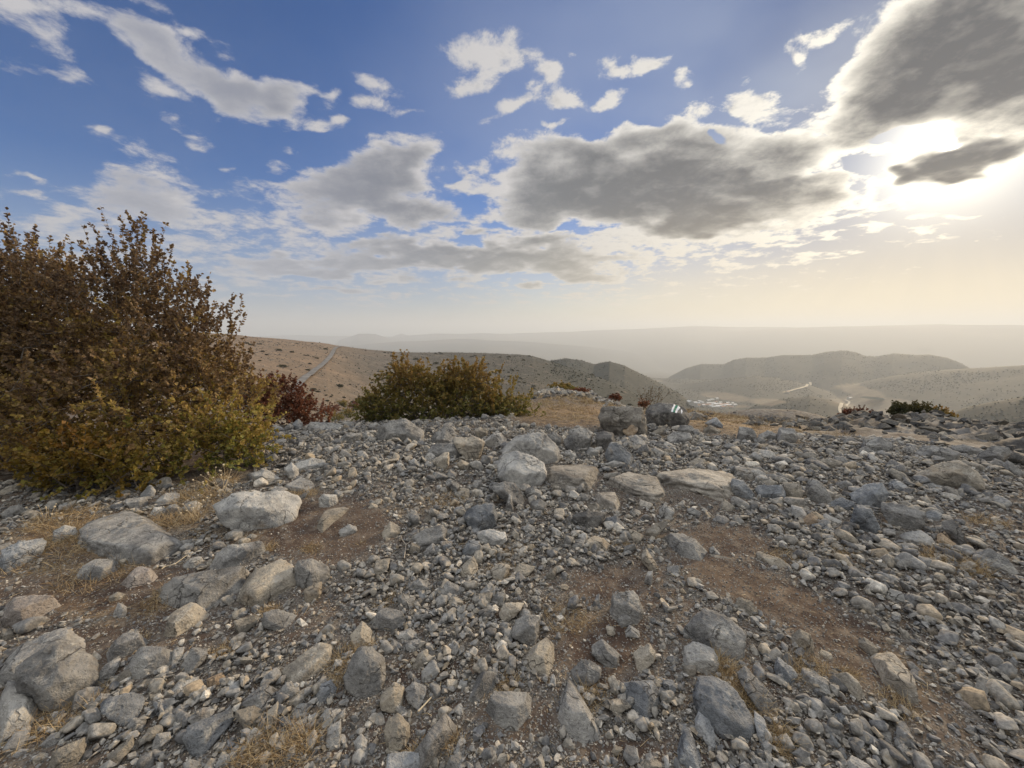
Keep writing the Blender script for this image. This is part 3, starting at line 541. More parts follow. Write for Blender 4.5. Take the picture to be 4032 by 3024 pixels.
# region ; mode (s standing stone, f flat in the ground) ; colour ; outline ; short name of a landmark stone
STONES = """
A s g 100,1010 240,900 380,830 560,880 630,960 610,1050 520,1150 410,1220 200,1215 90,1120|big round lichened boulder
A f g 0,1060 110,900 300,820 400,790 480,800 480,860 250,960 90,1060|slab behind the round boulder
A f g 0,1180 80,1080 240,1220 160,1340 0,1440|smooth sloping slab
A f g 510,210 560,110 800,10 900,20 1040,120 1150,200 1060,240 950,300 820,250 700,240|broad pitted outcrop slab
A s w 345,120 420,85 490,100 515,140 470,180 345,180|
A s b 0,240 130,190 280,165 300,190 210,340 160,380 0,385|blue slab with white edge
I s g 0,300 100,230 200,215 290,280 250,340 80,370 0,350|
I s b 0,510 60,410 130,375 170,400 100,470|
A f g 510,390 620,330 760,320 720,370 650,405 560,400|
A s t 770,310 830,295 835,340 780,345|
A f p 810,440 860,380 910,365 1000,390 970,420 850,460|
A s w 1185,340 1230,300 1300,285 1320,320 1260,355 1190,350|
A s w 1165,230 1210,205 1260,210 1240,255 1170,250|small white stone
I s b 1355,110 1460,10 1510,80 1505,135 1360,130|
I s w 1505,180 1600,100 1750,100 1740,170 1650,205 1520,200|
I s g 1200,160 1420,140 1440,190 1380,250 1300,240|
I s w 1430,330 1490,240 1600,230 1600,270 1500,325|
I f w 1600,280 1610,240 1730,230 1720,280|
A s g 1350,360 1400,270 1490,210 1690,190 1740,270 1745,320 1600,350 1420,365|tan-topped angular block
A f g 1080,460 1240,455 1590,360 1550,430 1380,500 1290,580 1200,540 1080,510|long narrow slab
A f t 1560,540 1640,390 1830,330 1920,370 1900,440 1740,520 1650,560|tan-faced sunken slab
A s g 1905,380 1930,310 2020,300 2130,350 2155,420 2050,460 1920,440|layered loaf stone
A s t 1965,500 2090,445 2080,530 2000,580 1970,560|
A f p 35,690 60,580 250,565 365,575 250,630 150,700 50,710|flat pinkish slab
A s t 0,760 100,760 120,790 60,840 0,850|
A s t 705,545 760,515 810,530 800,555 740,590 710,590|
A s g 715,690 760,585 830,610 780,700 720,720|
A f t 1065,760 1130,670 1240,605 1310,630 1250,700 1130,770|long tan tongue stone
A s g 1700,720 1710,650 1800,625 1950,670 1965,730 1830,735|
A s t 1520,700 1640,670 1690,680 1570,770 1530,760|
A f g 705,880 780,820 930,810 930,850 830,890 730,930|
A s g 1095,960 1130,880 1195,870 1190,930 1130,980|
A s g 1170,1000 1240,890 1350,880 1300,960 1200,1040|
A f g 850,950 930,890 1120,890 1080,950 930,1020 860,1010|
A s g 590,1090 680,990 770,930 780,960 690,1100 620,1120|
A s t 720,1100 800,1030 855,1010 860,1050 770,1110|
A s t 861,1150 940,1090 1000,1080 1010,1110 900,1160|
A s t 1780,1120 1830,1010 2070,840 2160,870 2165,940 2060,1090 1900,1115|tall wedge with tan side
A s b 640,1250 700,1200 850,1160 940,1190 900,1290 830,1340 780,1310|pointed triangular stone
A s d 450,1270 480,1180 560,1140 600,1190 560,1260 490,1295|
A s g 600,1230 660,1170 730,1180 640,1260|
A s g 1560,1230 1620,1170 1730,1115 1805,1170 1790,1210 1700,1265|
A s g 1800,1170 1850,1110 1925,1130 1900,1200 1840,1230|
A s b 2040,1200 2070,1110 2140,1095 2175,1140 2120,1250 2060,1260|
A s t 1840,1250 1920,1180 2010,1120 2050,1160 1950,1240 1860,1270|
A s b 1170,1450 1210,1390 1500,1280 1520,1340 1430,1430 1280,1540 1220,1520|long chipped blue slab
A s g 1215,1330 1300,1270 1410,1260 1380,1310 1260,1355|
A s b 980,1240 1060,1210 1110,1240 1040,1310 1000,1290|
A s g 1130,1280 1160,1240 1220,1250 1200,1310 1140,1320|
A s t 1520,1290 1650,1250 1720,1310 1650,1400 1600,1380 1530,1330|
A s t 1700,1380 1730,1300 1800,1230 1810,1290 1750,1390|
A s g 1590,1480 1610,1420 1700,1390 1755,1420 1740,1480 1600,1510|
A s w 1870,1310 1920,1250 2040,1240 2000,1300 1900,1340|
A s w 1880,1370 2050,1300 2060,1340 1990,1420 1940,1425|
A s g 2060,1330 2110,1280 2212,1270 2212,1350 2100,1385|
A s w 2120,1480 2130,1390 2212,1340 2212,1500 2150,1510|
A s t 290,1670 340,1560 540,1465 555,1510 480,1620 400,1680|long tan-sided stone
A s t 690,1570 870,1430 875,1490 760,1590|long brownish sliver
A s g 250,1500 340,1430 430,1420 380,1470 290,1530|
A s t 215,1600 260,1550 330,1555 290,1620 230,1635|
A s g 970,1530 1010,1440 1100,1420 1105,1470 1040,1530|
A s w 1180,1640 1230,1605 1300,1630 1280,1665 1190,1665|
A s g 1390,1640 1420,1580 1540,1540 1540,1600 1470,1650|
A s g 880,1659 900,1600 990,1540 1000,1600 950,1670|
A s b 1800,1330 1850,1320 1900,1370 1880,1440 1810,1400|
A s o 1340,1090 1450,1035 1460,1070 1380,1130 1335,1130|orange crusted stone
A s t 965,1170 1040,1150 1050,1190 980,1225|
A s g 1070,1170 1160,1100 1290,1060 1280,1110 1200,1170 1100,1190|
A s g 830,1380 860,1330 960,1330 940,1390 860,1430|
A s t 920,1460 970,1400 1050,1380 1050,1410 970,1470|
B s g 10,1070 110,870 200,880 280,950 290,1060 270,1150 220,1170 80,1120 20,1090|pale-topped angular boulder
B s t 60,800 130,710 180,730 225,800 200,860 110,890 70,860|tan-patched upright stone
B s t 255,1190 350,1095 400,1130 395,1240 330,1270 260,1240|
B s g 410,1150 470,1100 550,1130 520,1200 490,1230 420,1200|
B s g 520,1040 600,945 640,1000 600,1060 560,1110 520,1080|
B s t 270,1420 300,1340 370,1300 440,1370 450,1440 380,1500 290,1520|rough six-sided stone
B s b 290,1670 300,1560 420,1545 520,1555 525,1680|square pale block
B s g 80,1500 130,1440 165,1490 175,1570 120,1580|
B f d 500,1510 620,1370 650,1320 710,1350 700,1420 600,1540 530,1600|dark hollowed bedrock
B s g 570,1430 590,1375 640,1375 650,1410 610,1465 575,1455|
B s w 750,1120 770,1090 815,1100 815,1140 780,1155|
B s t 680,1075 755,1085 750,1130 710,1155|
B s g 1090,770 1130,700 1210,660 1290,690 1275,770 1240,850 1180,810|mitten-shaped stone
B f t 1215,950 1240,870 1330,810 1370,850 1370,930 1330,1025 1240,1000|knobbly oval slab
B f g 840,1190 900,1040 1000,1040 960,1110 860,1200|
B f g 950,1250 1000,1180 1220,1180 1210,1280 1130,1345 1000,1320|cracked flat bedrock
B f g 1420,1290 1440,1180 1470,1080 1530,1150 1600,1280 1635,1370 1540,1400 1480,1380|teardrop-shaped slab
B s g 1480,1020 1560,960 1620,965 1690,1020 1690,1060 1560,1110 1500,1070|low domed stone
B s g 1730,670 1755,530 1890,505 1930,560 1960,640 1940,720 1870,700 1780,700|upright trapezoid stone
B s g 1785,690 1820,645 1880,665 1880,720 1800,725|
B s g 1820,790 1870,735 1930,770 1940,810|
B s t 1715,740 1770,750 1780,790 1740,800|
B s g 1620,870 1690,820 1800,920 1790,980 1720,980 1640,930|
B s t 1895,910 1990,850 2030,900 2035,950 1930,1005 1900,980|
B f b 1850,1100 2000,1095 2050,1140 2040,1220 1980,1280 1900,1200|flat blue plate
B s b 2080,1090 2140,1080 2180,1140 2140,1200 2090,1160|
B s t 1690,1240 1760,1200 1850,1220 1880,1245 1780,1280|
B s g 1830,1570 1850,1510 1920,1530 1930,1590 1870,1620|
B s t 1750,1540 1780,1505 1830,1540 1790,1570|
B s t 1920,1659 1960,1600 2020,1580 2080,1630 2070,1670|
B s g 660,1659 700,1590 760,1565 810,1610 790,1670|
B s t 1010,1640 1030,1580 1085,1590 1060,1665|
B s t 840,1520 880,1490 950,1500 900,1530|
D s b 1710,950 1790,900 1920,880 1955,960 1880,1080 1760,1030|heart-shaped blue stone
D s w 1800,1100 1900,1075 2010,1100 2020,1150 1940,1205 1830,1170|cracked oval stone
B s g 450,160 540,110 650,80 685,110 680,180 600,220 470,210|broad half-buried boulder
B s t 260,130 320,60 390,95 380,140 290,160|
B s g 530,260 590,200 640,230 610,270 540,280|
B s b 640,190 715,185 720,250 660,260|
B s b 780,240 830,180 900,190 880,260 800,280|
B s t 440,250 450,195 520,220 515,260|
B s t 760,370 860,280 890,340 880,390 800,400|
B s t 205,380 220,320 320,300 310,350 230,400|
B s t 970,370 1030,335 1100,340 1080,400 1045,455 1000,420|
B s t 1110,370 1150,335 1255,350 1210,390 1130,425|
B s g 660,480 690,450 790,490 770,540 690,545|
B s g 360,560 400,530 490,550 420,630 370,600|
B s g 605,580 640,540 690,545 680,620 615,640|
B s t 690,580 720,545 790,570 770,615 710,610|
B s g 465,460 510,430 560,460 530,510 470,500|
B s t 875,600 890,540 980,520 970,570 930,620|
B s g 950,590 1010,515 1070,530 1060,580 970,610|
B s g 875,630 1005,615 985,680 930,695 890,670|
B s t 1025,650 1060,590 1190,590 1120,660 1060,705|
B f g 210,680 290,630 400,650 410,700 330,740 250,720|
B s g 455,690 480,640 520,660 510,705|
B s g 300,890 340,825 395,850 370,900|
B s g 380,900 420,840 500,820 565,860 550,900 420,930|
B s g 340,790 450,755 530,800 520,820 400,820|
B s g 620,900 640,850 680,900 650,930|
B s t 450,1010 500,930 540,930 540,980 480,1030|
B s g 1465,220 1520,180 1590,185 1530,235|
B s t 1580,190 1700,170 1710,220 1620,235|
B s t 1940,260 1980,225 2050,340 2030,375 1960,310|thin upright tan flake
B s t 1860,110 1960,150 1920,185 1870,150|
B s g 2110,360 2190,340 2212,410 2120,400|
B s g 1960,450 1985,380 2020,375 2015,470|
B s t 1320,410 1390,350 1390,400 1350,440|
E f g 1460,1220 1570,1225 1740,1310 1690,1355 1560,1320|long pale plate
C s g 0,760 100,680 135,615 300,690 400,770 415,900 395,985 250,900 100,830 0,830|tall leaning boulder with a peak
C s g 0,950 0,870 100,845 200,890 240,970 220,1060 80,1050 0,1000|rounded boulder below the peak
C s b 65,1180 110,1060 200,1070 290,1110 370,1200 490,1340 480,1420 420,1470 330,1430 200,1330 70,1240|big elongated blue boulder
C s g 345,1030 400,1000 460,1050 600,1190 655,1300 610,1320 500,1250 400,1130|long smooth tongue boulder
C s t 0,1000 80,985 95,1030 60,1060 0,1060|
C s b -50,1680 -50,1560 0,1410 40,1400 110,1560 150,1680|blue pointed block with tan edge
C s g 185,1600 250,1545 340,1580 410,1670 220,1670|
C s b 465,1290 540,1340 565,1450 570,1560 520,1480 480,1400|
C s b 75,1340 110,1290 170,1350 230,1480 200,1500 120,1420|
C s b 590,990 620,940 710,1010 750,1060 740,1130 700,1130 620,1050|
C s g 775,1060 780,1010 930,1090 965,1160 900,1180 800,1110|
C f t 1265,950 1300,915 1400,990 1500,1110 1530,1200 1440,1160 1320,1060|long blade-shaped slab
C s t 1140,830 1170,810 1280,880 1260,915 1160,880|
C s t 700,810 760,760 830,800 850,870 800,900 720,850|ribbed tan stone
C s t 880,930 900,895 960,920 980,960 920,950|
C s w 1300,545 1350,490 1420,520 1460,570 1430,610 1340,590|lone white boulder
G s w 1300,1110 1370,1070 1480,1055 1560,1110 1605,1175 1590,1190 1430,1170 1320,1140|bright faceted slab
C s o 1640,150 1680,135 1780,210 1785,250 1700,250|rust-coloured stone
G s b 1440,1040 1490,1015 1590,1045 1590,1090 1500,1080|
G s d 1635,990 1700,970 1740,1010 1810,1130 1800,1190 1750,1160 1680,1090|dark leaning slab
G s g 1200,870 1210,850 1330,860 1520,930 1500,1000 1380,1060 1290,1030 1240,960|big square-faced boulder
G s b 975,980 1030,870 1130,900 1150,980 1220,1060 1140,1070 1000,1010|blue tilted slab
G s b 820,870 920,820 1020,860 1010,930 900,920|
G s b 970,800 1080,730 1200,720 1260,790 1230,850 1170,910 1050,850|high blue boulder
G s b 1500,970 1520,920 1600,915 1640,950 1620,1020 1520,1010|
G s g 655,790 690,690 740,680 820,760 865,840 780,855 680,810|pyramid boulder
G s b 305,760 330,735 500,740 525,790 520,850 440,850 320,800|flat-topped blue block
G s t 500,720 620,720 650,780 640,840 530,835|tan-bottomed block
G s b 135,760 150,690 230,700 310,790 300,835 220,830|
G s g 160,660 170,600 330,620 390,660 385,720 280,700 170,690|
G s w 550,930 570,880 640,890 680,930 630,970|
G s w 765,960 810,935 930,990 900,1010 800,1000|
G s b 700,1010 780,1000 860,1050 850,1075 760,1050|
G s o 635,990 700,930 760,970 740,1000 660,1010|
G s t 60,880 90,830 170,890 150,920 70,920|
G s g 250,850 330,850 340,900 270,890|
G s b 1250,720 1300,685 1390,740 1400,790 1330,800 1260,770|
G s t 1440,650 1560,600 1690,570 1820,590 1900,660 1945,740 1800,760 1690,780 1600,730 1450,680|large tan-bellied dome boulder
G s g 1060,460 1080,400 1200,390 1280,440 1290,510 1220,520 1080,490|squat grey crest boulder
G s g 180,400 200,320 290,330 325,380 300,430 200,430|
G s g 460,400 480,330 590,340 610,400 600,440 500,430|
G s g 330,380 400,350 470,370 480,420 380,420|
G s g 1440,500 1500,455 1640,460 1760,510 1750,550 1560,560 1450,530|mottled crest boulder
G s g 1690,460 1790,450 1920,490 1870,530 1760,510|
G s g 1870,510 2000,460 2100,470 2130,510 2060,590 1900,560|
G s g 2050,590 2100,560 2212,640 2200,680 2100,620|
G s g 90,450 130,435 180,460 170,500 110,495|
G s g 300,410 350,390 390,420 380,460 310,460|
G s g 640,560 720,540 770,560 760,600 680,600|
G s t 770,560 830,545 930,570 950,610 850,620 780,600|
G s w 870,720 960,700 1010,730 950,760 880,750|
G s g 1040,480 1100,460 1150,500 1110,530 1060,520|
G s g 1310,500 1400,450 1440,500 1420,530 1320,530|
G s d 1950,570 2010,560 2060,600 2040,630 1960,620|
G s g 1640,750 1560,720 1480,730 1480,790 1600,800|
G s g 1860,1220 1960,1180 2100,1260 2212,1370 2190,1400 2000,1320 1880,1260|long dark-sided slab
G s g 1930,1080 1990,1070 2080,1130 2060,1150 1960,1110|
G s w 450,1110 500,1090 545,1120 520,1145 460,1130|
G s t 310,1220 340,1205 500,1260 600,1320 600,1350 500,1340 350,1270|long tan slab on the soil
C s t 670,290 720,265 810,310 800,325 700,310|
C s t 330,590 360,555 440,570 490,640 390,650|
C s t 210,620 240,590 310,620 270,650|
C s g 1580,620 1640,610 1700,670 1700,700 1630,680|
C s t 1650,890 1690,870 1770,940 1770,975 1700,960|
C s g 1560,930 1600,920 1660,960 1640,985 1580,960|
C s g 1900,1140 1950,1130 2060,1180 2040,1200 1950,1190|
C s p 1750,1230 1790,1205 1880,1260 1840,1290|
C s g 2100,1210 2212,1220 2212,1320 2140,1280|
C s t 1060,1340 1130,1340 1220,1430 1160,1430 1080,1390|
C s b 980,1320 1030,1295 1065,1340 1040,1365 990,1350|
C s g 885,1290 930,1255 980,1300 960,1340 900,1320|
C s o 1190,1510 1240,1505 1400,1600 1440,1659 1350,1640 1200,1560|tan curved stone
C s g 1240,1420 1290,1395 1360,1440 1370,1510 1290,1500 1230,1480|
C s g 1025,1670 1090,1580 1200,1640 1220,1670|
C s b 980,1560 1020,1520 1060,1580 1040,1600|
C s g 1100,1520 1150,1500 1190,1550 1150,1580|
C s b 935,1430 960,1410 1030,1500 1010,1520 950,1480|
C s g 1380,1520 1440,1510 1530,1620 1500,1640 1400,1580|
C s t 1575,750 1620,745 1660,780 1620,800|
C s t 1280,740 1330,730 1360,760 1310,770|
C s g 1350,670 1400,665 1420,700 1370,710|
C s t 160,270 230,275 330,300 320,320 200,305|
C s g 1450,970 1490,965 1560,1040 1540,1050 1480,1010|
C f t 1000,1050 1080,1070 1160,1150 1140,1180 1050,1110|
C s g 1530,1260 1600,1270 1730,1350 1720,1370 1620,1320|
C s g 165,230 200,225 250,265 230,275 180,260|
D s g 1070,390 1100,320 1200,285 1290,280 1340,330 1420,360 1425,430 1300,440 1180,430 1080,425|fissured crest outcrop
D s w 565,330 600,295 760,305 860,330 870,365 750,370 620,375|flat crest slab
D s b 460,310 510,275 540,310 535,350 480,360|
D s g 405,340 440,305 475,330 470,365 410,370|
D s b 290,340 340,320 400,345 390,375 300,375|
D s w 800,430 850,380 960,375 970,400 920,450 820,450|
D s w 970,390 1000,360 1060,400 1040,425 975,420|
D s g 1540,350 1570,310 1620,340 1680,395 1600,400|peaked crest stone
D s g 1470,430 1500,370 1580,360 1640,420 1600,450 1480,460|
D s g 1440,500 1500,455 1620,450 1690,490 1670,540 1560,560 1470,540|half-dome stone
D s t 1630,410 1800,410 1860,440 1830,520 1740,560 1680,500|
D s t 1780,360 1830,335 1885,360 1870,400 1800,400|
D s g 1850,440 1920,375 1980,380 2020,440 1970,470 1880,460|
E s w 150,540 250,440 400,410 480,420 590,500 610,600 540,660 400,620 200,600|rear twin boulder
E s w 110,650 170,580 270,555 370,580 490,640 510,720 460,790 380,815 270,780 150,730|front twin boulder
D s g 735,580 760,510 795,550 790,625 740,625|
D s t 815,560 850,540 855,620 820,640|
D s t 1500,570 1560,520 1600,520 1600,590 1560,650|tan tooth stone
D s w 1305,590 1350,555 1395,610 1380,640 1320,635|
D s t 1655,600 1690,570 1755,600 1740,640 1670,630|
D s w 400,640 460,590 510,640 510,690 430,680|
D s w 480,600 600,560 700,570 710,610 600,640 520,640|
D s w 600,510 650,450 680,490 670,520|
D s w 160,670 270,640 380,700 310,740 200,730|
D s w 1050,480 1080,465 1140,470 1130,500 1060,505|
D s t 1140,440 1180,420 1195,470 1150,475|
D s w 460,430 500,395 570,400 550,450 480,450|
H s w 980,1410 1100,1350 1330,1340 1410,1370 1400,1420 1300,1490 1130,1490 1010,1450|broad cracked slab by the big bush
D s w 650,860 690,820 780,825 800,870 770,920 660,920|
D s t 800,850 830,800 915,790 910,830|
D f t 640,1050 700,950 840,920 880,940 800,1000 680,1070|
D f w 400,780 520,710 600,730 630,780 560,810 430,800|
D s t 1000,930 1040,885 1085,900 1060,950 1010,960|
D s t 1380,1030 1470,950 1490,990 1430,1030|
D s g 800,1080 870,1040 930,1060 910,1100 820,1120|
D s g 1200,750 1250,725 1260,770 1210,780|
D s g 1570,740 1620,710 1680,750 1640,790|
E s g 70,830 180,790 260,810 320,900 340,980 290,980 200,880|stone slumped before the twin boulders
E s g 380,960 460,930 510,970 500,1040 390,1030|
E s g 640,470 700,380 790,365 880,410 860,490 780,540 690,510|big angular crest boulder
E s g 500,430 560,400 640,450 630,500 560,480|
E s d 890,430 960,400 1040,410 1050,500 980,550 900,490|
E s b 980,550 1010,480 1080,490 1180,580 1200,640 1100,660 1000,600|dark hunched boulder
E s s 920,270 960,210 1100,200 1260,215 1310,380 1260,425 1000,380 930,310|fractured outcrop
E s d 1285,240 1330,190 1400,175 1500,180 1600,210 1645,280 1620,340 1480,365 1310,350|boulder painted with the trail mark
E s o 1090,370 1180,315 1235,370 1190,430 1130,400|
E s g 940,330 1000,280 1050,300 1030,370|
E s g 1030,340 1060,320 1090,345 1060,365|
E s g 1040,170 1080,160 1100,185 1090,215 1050,205|
E s g 950,190 990,175 1000,210 960,215|
E s b 1100,215 1180,190 1250,215 1200,245|
E s t 1340,400 1470,340 1440,390 1390,430|
E s g 1160,470 1210,420 1290,480 1320,530 1240,540|
E s t 1100,500 1150,475 1220,500 1200,540 1130,535|
E s g 1460,440 1520,400 1640,410 1660,450 1560,490 1480,480|
E s g 1510,380 1570,350 1650,355 1710,400 1600,410|
E s b 1760,330 1850,285 1910,350 1880,380 1800,350|
E s t 1740,390 1800,350 1890,390 1880,420 1780,420|
E s t 1620,650 1680,615 1760,620 1780,660 1700,680 1630,670|
E f s 520,690 600,670 850,660 910,700 830,830 700,820 540,760|broken brownish bedrock shelf
E f s 1000,790 1150,740 1400,790 1430,880 1350,930 1150,860|layered bedrock ledge
E f s 1360,740 1600,700 1980,740 1960,850 1880,900 1700,860 1480,800|wide layered bedrock shelf
E f s 900,890 1050,890 1080,950 1050,1000 940,960|
E s d 710,1060 830,1030 980,1045 960,1100 830,1160 750,1130|dark wedge block
E s b 970,1080 1060,1065 1130,1130 1080,1160 990,1140|
E s t 820,970 900,960 970,1030 850,1030|
E s g 740,900 790,885 860,910 850,940 770,940|
E s g 655,1090 700,1060 735,1090 720,1120 670,1115|
E s g 1390,1020 1440,980 1520,1010 1490,1060 1420,1070|
E s g 1160,1040 1190,1005 1220,1050 1190,1070|
E s w 1610,1010 1660,1005 1740,1040 1710,1060 1640,1040|
E s g 650,560 690,540 740,580 720,610 660,600|
E s g 820,560 850,520 930,550 920,600 840,600|
E s g 330,860 400,830 470,880 450,915 340,910|
E s t 1290,1180 1370,1120 1480,1105 1440,1150 1340,1235|arched tan stone
E f t 810,1280 880,1240 990,1270 960,1310 840,1310|
E s t 1150,1190 1250,1200 1280,1240 1220,1260|
E s g 310,1160 370,1130 420,1160 390,1200|
E s g 450,1310 520,1290 560,1330 500,1355|
E s g 980,680 1100,670 1130,650 1040,630 985,650|
E s g 220,860 180,1010 250,1040 245,990|
"""
def convex(P):
    P = sorted(set(map(tuple, np.round(P, 2))))
    def half(Q):
        h = []
        for p in Q:
            while len(h) > 1 and (h[-1][0] - h[-2][0]) * (p[1] - h[-2][1]) - (h[-1][1] - h[-2][1]) * (p[0] - h[-2][0]) <= 0: h.pop()
            h.append(p)
        return h[:-1]
    return np.array(half(P) + half(P[::-1]))
def ico(sub):
    bm = bmesh.new(); bmesh.ops.create_icosphere(bm, subdivisions=sub, radius=1.); bm.verts.index_update()
    V = np.array([v.co[:] for v in bm.verts]); Fc = np.array([[v.index for v in f.verts] for f in bm.faces]); bm.free()
    return V / np.linalg.norm(V, axis=1, keepdims=True), Fc
ICO = {k: ico(k) for k in (1, 2, 3, 4, 5, 6)}
def planes_to_r(d, N, H, p=26):
    q = np.maximum(d @ N.T, 0) / H[None]
    mx = q.max(1, keepdims=True)
    return 1 / (mx[:, 0] * ((q / mx) ** p).sum(1) ** (1 / p))
def rough(V, size, seed, amp=1., strat=None, fine=True, ledge=.022):
    """weathering of a stone: chips, broken edges, bedding ledges and pits"""
    n = V / np.maximum(np.linalg.norm(V, axis=1, keepdims=True), 1e-6)
    Q = V / size
    d = .075 * fbm(Q * 1.6 + seed * 1.3, 3, 3) + .055 * fbm(Q * 4.5 + seed, 3, 8, .6, True)
    if fine: d = d + .022 * fbm(Q * 13 + seed, 3, 12, .6, True) - .03 * sstep(fbm(Q * 6 + seed * 2, 2, 31), .35, .6)
    if strat is not None:
        s = (Q @ strat) * 7 + .8 * vnoise(Q * 2 + seed, 9); fr = s - np.floor(s)
        d = d + ledge * (sstep(fr, .0, .75) - .5) * sstep(vnoise(Q * 1.3 + seed, 22), -.4, .3)
    return V + n * (d * size * amp)[:, None]

def stone_mats():
    base = {'g': ((.135, .136, .138), (.26, .259, .255), (.40, .395, .38)), 'b': ((.115, .126, .142), (.215, .230, .250), (.36, .37, .38)),
            'w': ((.19, .192, .195), (.33, .332, .328), (.47, .465, .45)), 't': ((.155, .145, .128), (.295, .272, .235), (.42, .38, .315)),
            'd': ((.09, .088, .088), (.175, .172, .168), (.29, .28, .265)), 'p': ((.20, .18, .168), (.325, .295, .275), (.43, .40, .37)),
            'o': ((.20, .165, .13), (.37, .285, .205), (.50, .40, .29))}
    base['s'] = ((.15, .14, .128), (.265, .248, .222), (.37, .35, .315))
    out = {}
    names = dict(g='grey_limestone', b='blue_limestone', w='pale_limestone', t='tan_limestone', d='dark_limestone', p='pinkish_limestone', o='ochre_limestone', s='weathered_bedrock')
    for k, (c0, c1, c2) in base.items():
        m, t, b = new_mat(names[k])
        tc = t.node('ShaderNodeTexCoord').outputs['Object']; oi = t.node('ShaderNodeObjectInfo')
        pos = t.node('ShaderNodeNewGeometry').outputs['Position']
        off = t.vmath('SCALE', t.vmath('ADD', (1, 2.3, 3.7), oi.outputs['Location']), 3.)
        P = t.vmath('ADD', tc, off)
        n1 = t.noise(P, 5, 6, .62, dist=.4); n2 = t.noise(P, 22, 6, .7); n3 = t.noise(P, 95, 4, .65)
        v = t.math('ADD', t.math('MULTIPLY', n1, .6), t.math('ADD', t.math('MULTIPLY', n2, .3), t.math('MULTIPLY', n3, .1)))
        c = t.rgbramp(v, [(.40, c0), (.50, c1), (.60, c2)])
        # lichen: whitish crust, dark specks; ochre iron stain in patches
        lich = t.math('MULTIPLY', t.ramp(t.noise(P, 11, 5, .72), .56, .63), t.ramp(n3, .40, .58))
        c = t.mix(t.math('MULTIPLY', lich, .55), c, (.46, .455, .43))
        stain = t.ramp(t.noise(P, 3.2, 4, .6, dist=.6), .56 if k in 'to' else .63, .72)
        c = t.mix(t.math('MULTIPLY', stain, .8 if k == 'o' else .55), c, (.38, .265, .165) if k == 'o' else (.31, .25, .18))
        speck = t.ramp(t.noise(P, 60, 3, .6), .62, .68)
        c = t.mix(t.math('MULTIPLY', speck, .6), c, (.07, .065, .06))
        # hairline cracks and calcite veins
        w = t.vmath('ADD', P, t.vmath('SCALE', t.noise(P, 7, 3, .6, color=True), .16))
        vo = t.node('ShaderNodeTexVoronoi', feature='DISTANCE_TO_EDGE'); t.put(vo.inputs['Vector'], w); vo.inputs['Scale'].default_value = 5.5
        crack = t.math('MULTIPLY', t.ramp(vo.outputs['Distance'], .022, .004), t.ramp(t.noise(P, 4, 2), .48, .60))
        c = t.mix(t.math('MULTIPLY', crack, .65), c, (.06, .055, .05))
        hs = t.node('ShaderNodeHueSaturation'); t.put(hs.inputs['Color'], c)
        t.put(hs.inputs['Value'], t.ramp(oi.outputs['Random'], 0, 1, .80, 1.28, False)); t.put(b.inputs['Base Color'], hs.outputs[0])
        b.inputs['Roughness'].default_value = .86
        hgt = t.math('SUBTRACT', t.math('ADD', t.math('MULTIPLY', n2, 1.), t.math('MULTIPLY', n3, .45)), t.math('MULTIPLY', crack, .6))
        bump(t, b, hgt, .85, .028)
        out[k] = m
    return out
SM = stone_mats()
placed = []      # (px, py, halfwidth px) of every traced stone, for labels and for keeping rubble off
def parse():
    L = []
    for ln in STONES.strip().splitlines():
        head, name = ln.split('|'); reg, mode, cc, *pts = head.split()
        x0, y0, s = REG[reg]
        P = np.array([[float(a) for a in p.split(',')] for p in pts]) * s + (x0, y0)
        L.append(dict(mode=mode, c=cc, P=P, name=name.strip()))
    return L
